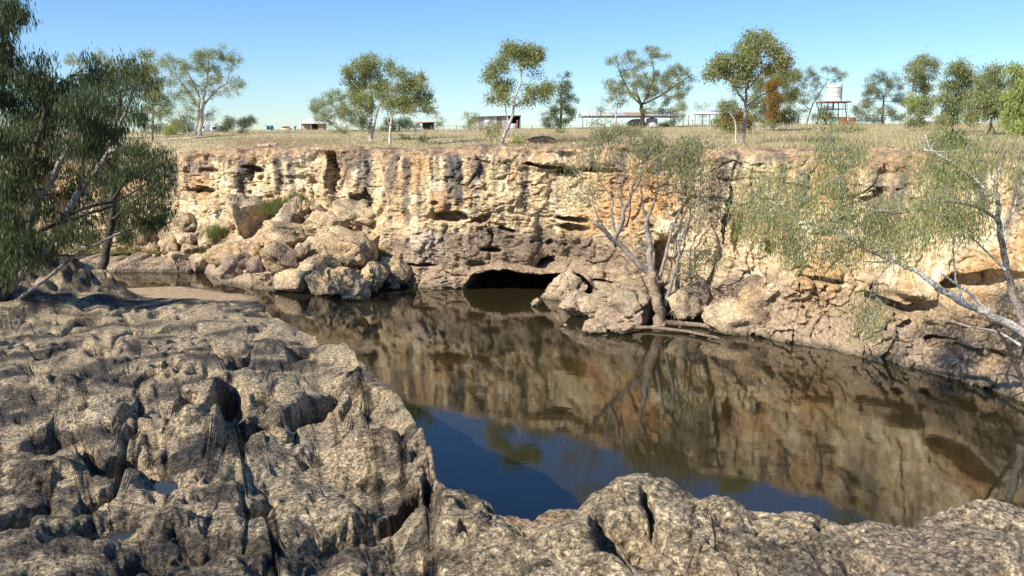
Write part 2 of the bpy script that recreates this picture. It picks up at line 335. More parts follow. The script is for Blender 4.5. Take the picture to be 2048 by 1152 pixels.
for (fu, fv, ru, rv, dp, tl) in FEAT:
    m = (np.abs(U0 - fu) < ru * 2.2 + 40) & (np.abs(V0 - fv) < rv * 2.2 + 60) & (top <= 0)
    sw = min(1, .35 + rv / 14); a_ = (U0[m] - fu) + wob[m] * 1.6; b_ = (V0[m] - fv) + wob[m] * sw * .8
    q = np.hypot((a_ * math.cos(tl) + b_ * math.sin(tl)) / ru, (-a_ * math.sin(tl) + b_ * math.cos(tl)) / rv)
    d[m] -= dp * (sstep(1.25, .6, q) if dp > 0 else sstep(1.5, .1, q))
y -= d * face * .95 + 0
P[:, 2] = z; z = P[:, 2]
# cave mouth at the water
ctop = np.interp(U0, [925, 945, 975, 1010, 1060, 1110, 1150, 1172, 1190, 1235, 1250], [579, 549, 541, 540, 547, 549, 545, 556, 579, 585, 590])
cave = sstep(-2.5, 3.5, V0 - ctop + wob * .5) * (U0 > 928) * (U0 < 1200) * face
y += cave * 4.5 * sstep(926, 975, U0) * sstep(1199, 1165, U0)
lip = np.exp(-((V0 - ctop + 5) / 7) ** 2) * (U0 > 928) * (U0 < 1248); y -= .35 * lip * face
# talus below the left face
vw = np.interp(U0, [300, 420, 500, 600, 720, 760, 820], [540, 545, 570, 586, 594, 578, 572])
yw = EYE / np.tan(PITCH + np.arctan((vw - 576) / F))
ytal = yw + .35 + np.clip(z, -1, 9) * 1.5 + fbm(P, .9, 3, 88) * .7
mt = sstep(300, 380, U0) * sstep(800, 745, U0) * (top <= 0)
y = np.where((ytal < y) & (mt > 0), lerp(y, ytal, mt), y)
# shore shelf on the far left
shelf = sstep(470, 380, U0) * (top <= 0); ysh = 39.6 + sstep(.55, .9, z + .3 * wr2) * 6 + .4 * wrp
y = np.where((shelf > 0) & (z < .95), np.minimum(y, lerp(y, ysh, shelf)), y)
P[:, 1] = y
# ragged rim
rimz = sstep(1., .3, top) * sstep(.9, .0, ZR - z)
P[:, 2] += rimz * (.24 * fbm(P, 1.3, 4, 84) + .22 * fbm(P, .3, 3, 87) + .05)
P[:, 1] += rimz * .45 * fbm(P, .8, 3, 85)
P[:, 0] = P[:, 0] * 1.0 + .12 * fbm(P, 1.7, 2, 86) * face
# colours: what the stone itself looks like
def cliff_colour(P, U, V, ZR, capd):
    x, y, z = P.T
    a1 = fbm(P, .35, 4, 90); a2 = fbm(P, 1.2, 4, 91); a3 = fbm(P, 4., 3, 92); a4 = fbm(P, .8, 3, 98)
    st = fbm(np.stack([x * 1.7, y * 1.2, z * .07], -1), 1, 4, 93); st2 = fbm(np.stack([x * 4.5, y * 3, z * .16], -1), 1, 3, 94)
    dep = ZR - z
    c = np.tile(np.array([.58, .44, .25]), (len(P), 1))
    c = mixc(c, (.76, .64, .43), sstep(.0, .35, a2 + .5 * a3))
    c = mixc(c, (.50, .28, .12), sstep(-.05, .35, a1 * 1.2 + .45 * st2 - .1) * .85)
    c = mixc(c, (.40, .26, .15), sstep(.1, .5, a4 + .4 * a3) * .7)
    left = sstep(620, 420, U); c = mixc(c, (.50, .28, .12), left * sstep(-.3, .3, a1 + a2) * sstep(2.6, 1.2, dep) * .75)
    # run-down water streaks from the rim
    sm = sstep(-.02, .22, st + .3 * st2) * sstep(3.9, .6, dep + 2.4 * st2 + 1.2 * a1)
    c = mixc(c, (.13, .11, .10), sm * .85)
    for (su, v0, v1, wd, k) in [(480, 308, 392, 9, .9), (555, 305, 380, 7, .9), (495, 310, 360, 10, .8), (385, 315, 350, 8, .6), (735, 312, 460, 12, .8), (815, 305, 450, 9, .8), (912, 315, 412, 13, 1), (710, 308, 345, 10, .7), (840, 320, 400, 3, .7),
                                (990, 310, 430, 7, .5), (1560, 320, 390, 14, .8), (1600, 320, 420, 10, .5), (1480, 320, 380, 10, .5), (1955, 325, 420, 12, .9), (2010, 330, 420, 10, .7), (1810, 320, 400, 14, .7), (350, 325, 400, 8, .8), (780, 310, 380, 8, .5)]:
        m = sstep(1.3, .5, np.abs(U - su - (V - 340) * .12 * (su == 912) + 5 * a2) / wd + .5 * a3) * sstep(v1 + 12, v1 - 14, V + 14 * a2) * (V > v0 - 12)
        c = mixc(c, (.075, .07, .07), m * k * .92)
    # weathered cap
    c = mixc(c, (.36, .235, .13), sstep(.45, .05, dep + .8 * a2) * .7); c = mixc(c, (.12, .085, .07), sstep(.8, .0, dep + .8 * a3) * sstep(.0, .3, a2) * .8)
    # dark mineral patch over the cave
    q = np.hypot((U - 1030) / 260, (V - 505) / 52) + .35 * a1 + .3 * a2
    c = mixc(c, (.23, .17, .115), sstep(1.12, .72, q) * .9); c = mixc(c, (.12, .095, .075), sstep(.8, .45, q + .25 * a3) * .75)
    q = np.hypot((U - 850) / 60, (V - 500) / 45) + .4 * a2; c = mixc(c, (.75, .66, .52), sstep(.9, .5, q) * .6)
    lo = sstep(2.6, 1.3, z + .8 * a1 + .3 * a2); c = mixc(c, (.31, .225, .15), lo * .8)
    c = mixc(c, (.13, .10, .085), lo * sstep(.15, .5, a4 + .4 * a2) * .7)
    ro = sstep(1500, 1640, U) * sstep(3.0, 1.6, z + 1.2 * a1); c = mixc(c, (.33, .24, .145), ro * .75)
    mud = sstep(1.25, .75, z + .5 * a1); c = mixc(c, (.34, .255, .17), mud * .9)
    c = mixc(c, (.15, .125, .085), sstep(.22, .05, z + .1 * a2) * .9)
    gr = capd * sstep(.2, .9, capd); c = mixc(c, (.30, .235, .14), gr)
    return np.clip(c * (1 + .10 * a3)[:, None], .02, .85)
_, V1 = proj(P[:, 0], P[:, 1], P[:, 2])
col = cliff_colour(P, U0, V1, ZR, top)
gsh = sstep(.75, .95, P[:, 2]) * sstep(1.35, 1.1, P[:, 2]) * shelf; col = mixc(col, (.17, .18, .07), gsh * .9)
link('cliff', make_mesh('cliff', P, grid_quads(NT + NR, len(US)), M_CLIFF, col), kind='structure')
# ------------------------------------------------------------------ sand bank
ang = np.linspace(0, 2 * math.pi, 90, endpoint=False); rr = np.linspace(0, 1, 24)
cpt = atz(290, 600, .1); V = []
for r_ in rr:
    for a_ in ang: V.append((cpt.x + math.cos(a_) * 5.2 * r_, cpt.y + math.sin(a_) * 3.4 * r_ - math.cos(a_) * 1.1 * r_, 0))
V = np.array(V); nn = fbm(V, .5, 3, 101); rad = np.repeat(rr, 90)
V[:, 2] = .16 * (1 - (rad * (1.0 + .25 * nn)) ** 3) + .01 * fbm(V, 3, 2, 102) - .02
i = np.arange(24 * 90).reshape(24, 90); j = np.roll(i, -1, 1); Q = np.stack([i[:-1].ravel(), i[1:].ravel(), j[1:].ravel(), j[:-1].ravel()], 1)
cs = np.tile(np.array([.36, .26, .16]), (len(V), 1)); cs = mixc(cs, (.20, .21, .08), sstep(.15, .5, fbm(V, .8, 4, 103)) * .7); cs = mixc(cs, (.16, .12, .08), sstep(.06, .0, V[:, 2]))
link('sand_bank', make_mesh('sand_bank', V, Q, M_SAND, cs), kind='structure')
# ------------------------------------------------------------------ foreground outcrop
EU = np.array([-900, -300, -100, 0, 60, 130, 175, 215, 300, 380, 450, 520, 580, 640, 690, 715, 735, 765, 800, 822, 845, 860, 868, 878, 890, 1000, 1040, 1070, 1110, 1160, 1190, 1240, 1330, 1380, 1450, 1500, 1600, 1700, 1750, 1830, 1850, 1900, 1990, 2048, 2300, 3000])
EV = np.array([590, 590, 588, 588, 588, 588, 588, 590, 597, 597, 602, 618, 646, 680, 690, 712, 742, 768, 795, 832, 862, 890, 930, 972, 992, 1020, 1052, 1058, 1034, 1026, 988, 962, 975, 1008, 1020, 1045, 1046, 1070, 1056, 1060, 1036, 1028, 1018, 1020, 1030, 1050])
EY = np.array([22, 25, 27, 27, 27.5, 27.5, 27, 26, 24.5, 23, 22, 20, 17.5, 15, 13, 11.5, 10.5, 9.6, 8.6, 7.6, 6.9, 6.3, 5.8, 5.2, 4.8, 4.5, 4.3, 4.25, 4.3, 4.3, 4.5, 4.6, 4.5, 4.3, 4.2, 4.1, 4.0, 3.9, 3.9, 3.9, 4.0, 4.0, 4.0, 4.0, 4.0, 4.0])
def edge(u):
    y = np.interp(u, EU, EY); v = np.interp(u, EU, EV); b_ = -(v - 576) / F
    return y, EYE + (-SP + b_ * CP) * y / (CP + b_ * SP)
NEAR_Y, NEAR_Z = .6, 5.35
def fore_base(u, y):
    ye, ze = edge(u)
    t = (y - NEAR_Y) / (ye - NEAR_Y); tc_ = np.clip(t, 0, 1)
    z = lerp(NEAR_Z, ze, tc_)
    z = z - .28 * np.sin(np.pi * np.clip(tc_, 0, 1) ** .8) * np.clip(ye / 9, .25, 1)
    over = np.clip(y - ye, 0, None)
    return z, over, t
US = np.linspace(-330, 2260, 1060); NRW = 590; NW = 70; NA = NRW - NW
ye, ze = edge(US)
def fore_point(u, v):
    dx, dy, dzr = ray(u, v)
    for yy in np.linspace(1.6, 28, 400):
        if EYE + dzr / dy * yy <= fore_base(np.array([u]), np.array([yy]))[0][0]: break
    return Vector((dx / dy * yy, yy, EYE + dzr / dy * yy)), yy
FF = [(450, 800, 70, 26, .75, .75), (495, 868, 36, 36, .9, 0), (120, 872, 62, 20, .65, .0), (640, 825, 20, 48, .65, .25), (50, 1035, 34, 34, .5, .3), (195, 1010, 26, 26, .45, 0), (245, 925, 36, 22, .5, .3),
      (518, 1020, 22, 30, .4, 0), (776, 1070, 14, 46, .5, .1), (835, 1010, 34, 40, .7, -.4), (150, 700, 26, 12, .5, 0), (285, 668, 30, 12, .5, 0), (295, 760, 22, 14, .4, 0), (370, 800, 26, 16, .4, .4), (170, 648, 26, 8, .5, 0),
      (328, 958, 62, 26, .22, .1), (200, 1062, 90, 34, .20, -.25), (1205, 1095, 26, 26, .20, .5), (1440, 1128, 32, 16, .20, 0), (1300, 1045, 14, 34, .18, .1), (1400, 1046, 16, 12, .18, 0), (1005, 1058, 30, 10, .14, 0), (1590, 1100, 26, 10, .1, 0),
      (540, 700, 40, 8, .35, 0), (705, 800, 12, 26, .5, 0), (560, 690, 26, 8, .3, 0), (1060, 1110, 16, 14, .12, 0), (1240, 1020, 8, 20, .14, 0), (930, 1100, 14, 10, .12, 0), (860, 940, 16, 20, .3, 0), (690, 870, 14, 20, .35, 0), (600, 720, 20, 10, .3, 0), (450, 715, 24, 8, .35, 0),
      (580, 830, 34, 60, -.22, 0), (400, 860, 60, 40, -.22, 0), (740, 900, 70, 30, -.20, 0), (220, 830, 60, 36, -.22, 0), (100, 780, 90, 30, -.18, 0), (330, 1060, 60, 24, -.12, 0), (640, 1060, 90, 30, -.12, 0), (100, 950, 80, 26, -.14, 0)]
FP = [(fore_point(a, b)) + (c, d_, e, g) for a, b, c, d_, e, g in FF]
def dome(f, k): return np.sqrt(np.clip(1 - (f * k) ** 2, 0, 1))
def xgrid(Yg): return (US[None] - 1024) / F * (Yg * CP + (EYE - lerp(NEAR_Z, ze[None], np.clip(Yg / ye[None], 0, 1))) * SP)
def macro(Yg):
    n_ = Yg.shape[0]; Ug = np.tile(US, n_); X = xgrid(Yg).ravel(); Y = Yg.ravel(); Z, ov, t = fore_base(Ug, Y); P = np.stack([X, Y, Z], -1)
    w1 = fbm(P, .7, 2, 110); w2 = fbm(P, 2.4, 3, 111); amp = np.clip(Y / 7, .5, 1.0) * np.clip(1.25 - Y / 40, .6, 1.2); ef = sstep(1.02, .86, t)
    dz = amp * (.26 * fbm(P, .38, 2, 112) * (.25 + .75 * ef) + .07 * fbm(P, 1.2, 2, 113) * (.35 + .65 * ef))
    lf1, lf2, lid = worley(P * .95 + w1[:, None] * .5, 114, 2); dz += amp * .10 * np.clip(sstep(.0, .5, lf2 - lf1) - .8, -1, 1) * sstep(-.25, .25, w1)
    dz += .03 * amp * dome(worley(P * 1.9 + w1[:, None] * .6, 150, 2)[0], 1.2)
    hole = worley(P * 1.7 + w1[:, None] * .9, 116, 2); dz -= amp * .34 * sstep(.36, .12, hole[0] + .05 * w2) * (hole[2] > .72)
    for p, yy, ru, rv, dp, tl in FP:
        an = math.atan((EYE - p.z) / yy); sx = yy / F; sy = yy / (F * math.sin(an))
        m = (np.abs(X - p.x) < ru * sx * 3 + .3) & (np.abs(Y - p.y) < rv * sy * 3 + .6)
        a_ = (X[m] - p.x) / sx + 9 * w2[m] + 9 * w1[m]; b_ = -(Y[m] - p.y) / sy + 12 * w1[m] + 5 * w2[m]
        q = np.hypot((a_ * math.cos(tl) + b_ * math.sin(tl)) / ru, (-a_ * math.sin(tl) + b_ * math.cos(tl)) / rv)
        dz[m] -= dp * (1.55 if dp > .3 else 1.0) * (sstep(1.35, .5, q) if dp > 0 else sstep(1.6, 0, q))
    for mu_, my_, mh, mx, md in ((-30, 24.0, .75, 4.0, 5.0), (100, 25.6, .55, 2.0, 2.2), (10, 26.0, .45, 1.8, 1.7), (165, 25.0, .30, 1.5, 1.8), (40, 22.0, .25, 2.2, 2.0)):     # the mound at the far end
        q = np.hypot((X - (mu_ - 1024) / F * my_) / mx + .3 * w1, (Y - my_) / md + .2 * w1); dz += mh * sstep(1.2, .15, q) * (1 + .6 * w2 + .3 * w1)
    Zn = Z + dz * np.where(ov > 0, .6, 1)
    fall = np.tile(np.clip(ze * .42 + .5, 1, 3), n_)
    Zn = Zn - (np.tile(ze, n_) + 1.2) * (np.clip(ov / fall, 0, 1) ** .75) * (ov > 0)
    return Ug, X, Y, Zn, w1, w2, amp, t, ov
k = np.linspace(0, 1, 420)[:, None]
ydist = 1.9 / np.tan(lerp(math.radians(42), np.maximum(np.arctan(1.9 / ye), .02), k))
yl = 1.75 * (ye[None] / 1.75) ** (k ** .9)
Yg = lerp(ydist, yl, .5)
_, _, _, Zm, *_ = macro(Yg); Zm = Zm.reshape(Yg.shape)
# rows spread by the length of stone they cover as seen from here, so steep faces get their share
dY = np.diff(Yg, axis=0); dZ = np.diff(Zm, axis=0); dist = .5 * (Yg[1:] + Yg[:-1])
wgt = (np.abs(dZ * dist + dY * (EYE - Zm[1:])) / dist + .9 * np.abs(dZ) + .10 * dY) / dist
ker = np.hanning(19); ker /= ker.sum(); wgt = np.apply_along_axis(lambda r_: np.convolve(np.pad(r_, 9, 'edge'), ker, 'valid'), 1, wgt)
cum = np.concatenate([np.zeros((1, len(US))), np.cumsum(wgt, 0)]); cum /= cum[-1:]
q_ = np.linspace(0, 1, NA); Y2 = np.stack([np.interp(q_, cum[:, c_], Yg[:, c_]) for c_ in range(len(US))], 1)
over = (np.linspace(0, 1, NW)[:, None] ** 1.5) * np.clip(ze[None] * .42 + .5, 1, 3)
Yg = np.concatenate([Y2, ye[None] + .004 + over])
Ug, X, Y, Zn, w1, w2, amp, t, ov = macro(Yg)
zg = Zn.reshape(NRW, len(US)).copy(); za = zg[:NA]   # rounded shoulders: no knife-sharp steps
for _ in range(3):
    zp = np.pad(za, 1, 'edge'); za = .4 * za + .15 * (zp[:-2, 1:-1] + zp[2:, 1:-1] + zp[1:-1, :-2] + zp[1:-1, 2:])
fw = sstep(1.0, .97, t).reshape(NRW, -1)[:NA]; zg[:NA] = lerp(zg[:NA], za, fw); Zn = zg.ravel()
Pd = np.stack([X, Y, Zn], -1); G = Pd.reshape(NRW, len(US), 3)
tr = np.gradient(G, axis=0); tc_ = np.gradient(G, axis=1); nrm = np.cross(tc_, tr); nrm /= np.linalg.norm(nrm, axis=2)[..., None] + 1e-9
nrm = nrm.reshape(-1, 3); nrm *= np.sign(nrm[:, 2:3] + 1e-6); P = Pd.copy()
W3 = P + w2[:, None] * .12
nb = nrm.reshape(NRW, len(US), 3).copy()
for ax in (0, 1):                                  # the fine relief follows a smoothed normal so that it never folds over itself
    cs_ = np.cumsum(np.concatenate([np.repeat(np.take(nb, [0], ax), 8, ax), nb, np.repeat(np.take(nb, [-1], ax), 8, ax)], ax), axis=ax); n0 = nb.shape[ax]
    z0 = np.zeros_like(np.take(cs_, [0], ax)); cs_ = np.concatenate([z0, cs_], ax); nb = (np.take(cs_, np.arange(17, 17 + n0), ax) - np.take(cs_, np.arange(0, n0), ax)) / 17
nrm = nb.reshape(-1, 3); nrm /= np.linalg.norm(nrm, axis=1)[:, None] + 1e-9
a5 = np.clip(P[:, 1] / 9, .5, .95)
Yd = P[:, 1]; sp_ = np.linalg.norm(tr, axis=2).ravel()
kf = lambda far, wl=None: sstep(far, far * .5, Yd) * (1 if wl is None else sstep(wl * .85, wl * .38, sp_))      # detail finer than the mesh can carry fades with distance
fd = .030 * a5 * dome(worley(W3 * 3.0, 151)[0], 1.1) + .012 * a5 * dome(worley(W3 * 8., 152)[0], 1.15) * kf(14, .12)
pm = sstep(-.25, .25, fbm(P, .8, 3, 156))
h1 = worley(P * 1.25 + w2[:, None] * .3, 160); fd -= .17 * sstep(.34, .08, h1[0]) * (h1[2] > .55) * sstep(5, 9, Yd) * kf(99, .8)
h2 = worley(W3 * 2.7, 117); fd -= .14 * a5 * sstep(.34, .12, h2[0] + .05 * w2) * (h2[2] > .5) * kf(99, .42)
h3 = worley(W3 * 6.5, 118); fd -= .075 * sstep(.38, .12, h3[0]) * (h3[2] > .35) * (.3 + .7 * pm) * kf(26, .20)
h4 = worley(P * 15., 119); fd -= .032 * sstep(.38, .12, h4[0]) * (h4[2] > .4) * (.2 + .8 * pm) * kf(11, .09)
fd += .045 * a5 * fbm(P, 2.0, 3, 153) + .030 * a5 * fbm(P + w2[:, None] * .1, 5., 2, 154, ridged=True) * kf(30, .30) + .018 * fbm(P, 16, 3, 121, ridged=True) * kf(12, .07) + .008 * fbm(P, 48, 2, 122) * kf(5, .025)
fd *= .45 + .60 * sstep(.35, .85, nrm[:, 2])
Pd = P + nrm * fd[:, None]
G = Pd.reshape(NRW, len(US), 3)                    # let the vertices slide to an even spacing
for _ in range(2):
    gp = np.pad(G, ((1, 1), (1, 1), (0, 0)), 'edge'); G = .5 * G + .125 * (gp[:-2, 1:-1] + gp[2:, 1:-1] + gp[1:-1, :-2] + gp[1:-1, 2:])
wk = (sstep(.80, .50, nrm[:, 2]) * sstep(.010, .030, sp_)).reshape(NRW, -1)[..., None]
for _ in range(4):
    gp = np.pad(wk, ((1, 1), (1, 1), (0, 0)), 'edge'); wk = np.maximum(wk, .25 * (gp[:-2, 1:-1] + gp[2:, 1:-1] + gp[1:-1, :-2] + gp[1:-1, 2:]))
wk = wk * .95
for _ in range(9):                                 # more of it where the mesh is stretched down a steep face
    gp = np.pad(G, ((1, 1), (1, 1), (0, 0)), 'edge'); G = G + wk * (.25 * (gp[:-2, 1:-1] + gp[2:, 1:-1] + gp[1:-1, :-2] + gp[1:-1, 2:]) - G)
Pd = G.reshape(-1, 3)
# pools lie level in their hollows
POOL = []
for (pu, pv, ru, rv) in [(328, 956, 46, 15), (196, 1060, 66, 26)]:
    p, yy = fore_point(pu, pv); an = math.atan((EYE - p.z) / yy); sx = yy / F; sy = yy / (F * math.sin(an))
    m = np.hypot((X - p.x) / (ru * sx), (Y - p.y) / (rv * sy)) < 1.0
    zl = np.percentile(Pd[m, 2], 58); POOL.append((p, ru * sx * 1.9, rv * sy * 1.9, zl))
# stone colour of its own: pale crusted knobs, black lichen films, ochre breaks
c1 = fbm(P, .9, 4, 130) + .22 * sstep(19, 25, P[:, 1]); c2 = fbm(P, 3.2, 4, 131); c3 = fbm(P, 11, 3, 132); c4 = fbm(P, 32, 2, 133)
col = np.tile(np.array([.50, .39, .24]), (len(P), 1))
col = mixc(col, (.60, .48, .315), sstep(.1, .5, c2 - c1 * .5))
col = mixc(col, (.085, .071, .054), sstep(-.04, .18, c1 + .6 * c2) * .85)
col = mixc(col, (.045, .044, .044), sstep(.22, .5, c1 + .5 * c2) * .8)
och = fbm(P, 1.3, 3, 134); col = mixc(col, (.42, .25, .12), sstep(.3, .6, och) * .6)
rt = sstep(1480, 1800, Ug) ; col = mixc(col, (.48, .375, .25), rt * .8)
wl = sstep(1.2, .5, Pd[:, 2]); col = mixc(col, (.22, .17, .11), wl * .6)
for (pu, pv, ru, rv) in [(1314, 992, 5, 8), (1320, 1008, 4, 8), (783, 1070, 3, 16), (1365, 1108, 6, 4)]:
    p, yy = fore_point(pu, pv); an = math.atan((EYE - p.z) / yy); sx = yy / F; sy = yy / (F * math.sin(an))
    q = np.hypot((X - p.x) / (ru * sx), (Y - p.y) / (rv * sy)) + .6 * c3; col = mixc(col, (.75, .74, .72), sstep(1.1, .8, q) * .9)
link('rock_outcrop', make_mesh('rock_outcrop', Pd, grid_quads(NRW, len(US)), M_FORE, col), kind='structure')
for (p, rx, ry, zl) in POOL:
    a_ = np.linspace(0, 2 * math.pi, 40, endpoint=False)
    me = bpy.data.meshes.new('puddle'); me.from_pydata([(p.x + rx * math.cos(q), p.y + ry * math.sin(q), zl) for q in a_], [], [list(range(40))]); me.materials.append(M_PUD)
    link('puddle', me, kind='structure')
# ------------------------------------------------------------------ boulders
_ico = {}
def ico(n):
    if n not in _ico:
        bm = bmesh.new(); bmesh.ops.create_icosphere(bm, subdivisions=n, radius=1)
        _ico[n] = (np.array([v.co[:] for v in bm.verts]), np.array([[v.index for v in f.verts] for f in bm.faces])); bm.free()
    return _ico[n]
def boulder(u0, u1, v0, v1, yb, label, depth=.8, cuts=9, seed=0, sub=4, tilt=0., tone=None, name='boulder', cat='boulder', rnd=.0, group=None, flat=0., pl=()):
    r = np.random.default_rng(seed + int(u0 * 7 + v0))
    uc, vc = (u0 + u1) / 2, (v0 + v1) / 2
    wd = (u1 - u0) * yb / F; ht = (v1 - v0) * yb / F / CP; dp_ = depth * math.sqrt(wd * ht)
    c = at(uc, vc, yb + dp_ * .35)
    V, Q = ico(sub); p = V.copy()
    for _ in range(int(cuts * 1.6)):
        nrm = r.normal(size=3); nrm /= np.linalg.norm(nrm); cc = r.uniform(.30, .62) + rnd * 1.3
        p -= np.clip(p @ nrm - cc, 0, None)[:, None] * nrm * .97
    for a_, b_, c_, cc in pl:
        nrm = np.array([a_, b_, c_]); nrm /= np.linalg.norm(nrm); p -= np.clip(p @ nrm - cc, 0, None)[:, None] * nrm
    p -= (p.max(0) + p.min(0)) / 2; p /= np.abs(p).max(0)
    S = np.array([wd / 2, dp_ / 2, ht / 2]) * 1.06
    p = p * S; ct, st_ = math.cos(tilt), math.sin(tilt)
    p = np.stack([p[:, 0] * ct - p[:, 2] * st_, p[:, 1], p[:, 0] * st_ + p[:, 2] * ct], 1)
    W = p + np.array(c); nm = V / np.linalg.norm(V, axis=1)[:, None]
    s_ = (wd * ht) ** .5; k = 1.0 / max(.5, s_)
    dd = .11 * fbm(W, 1.1 * k, 3, 200 + seed) + .09 * fbm(W, 2.6 * k, 3, 201, ridged=True)
    f1, f2, _ = worley(W * 2.2 * k + .3, 205); dd -= .15 * sstep(.10, .0, f2 - f1)
    dd = dd * s_ * .75 + .06 * fbm(W, 3.4, 3, 203, ridged=True) + (.5 - worley(W * 7, 206)[0]) * .05
    W = W + nm * dd[:, None]
    if flat: W[:, 2] = np.minimum(W[:, 2], W[:, 2].max() - flat * s_ + .05 * fbm(W, 2, 2, 207))
    a2 = fbm(W, 1.0, 4, 210); a3 = fbm(W, 4, 3, 211); a4 = fbm(W, .45, 3, 212)
    t = np.array(tone or (.43, .32, .21)); col = np.tile(t, (len(W), 1))
    col = mixc(col, t * 1.4, sstep(.05, .45, a2 + .5 * a3)); col = mixc(col, (.42, .27, .13), sstep(.1, .5, a4 + .4 * a3) * .7)
    col = mixc(col, (.15, .115, .09), sstep(.10, .42, a2 * .8 - a4 + .3 * a3 - .05) * .85)
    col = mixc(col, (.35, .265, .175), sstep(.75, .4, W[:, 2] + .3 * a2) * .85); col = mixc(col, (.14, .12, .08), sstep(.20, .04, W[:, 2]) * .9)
    base = Vector((c.x, c.y, max(c.z - ht / 2, 0)))
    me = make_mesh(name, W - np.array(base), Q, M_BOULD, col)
    return link(name, me, None, label, cat, group, loc=base)
VW_U = [240, 300, 420, 500, 600, 720, 760, 820]; VW_V = [538, 540, 545, 570, 588, 600, 582, 572]
def scree_y(u, vb):                                 # distance of the scree slope where a boulder's foot is seen
    v_ = np.interp(u, VW_U, VW_V); y0 = EYE / math.tan(PITCH + math.atan((v_ - 576) / F)); return y0 + max(0, v_ - vb) * .030
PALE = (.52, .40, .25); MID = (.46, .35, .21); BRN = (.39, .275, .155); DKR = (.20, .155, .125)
G1 = 'boulders fallen in a heap below the left of the cliff'
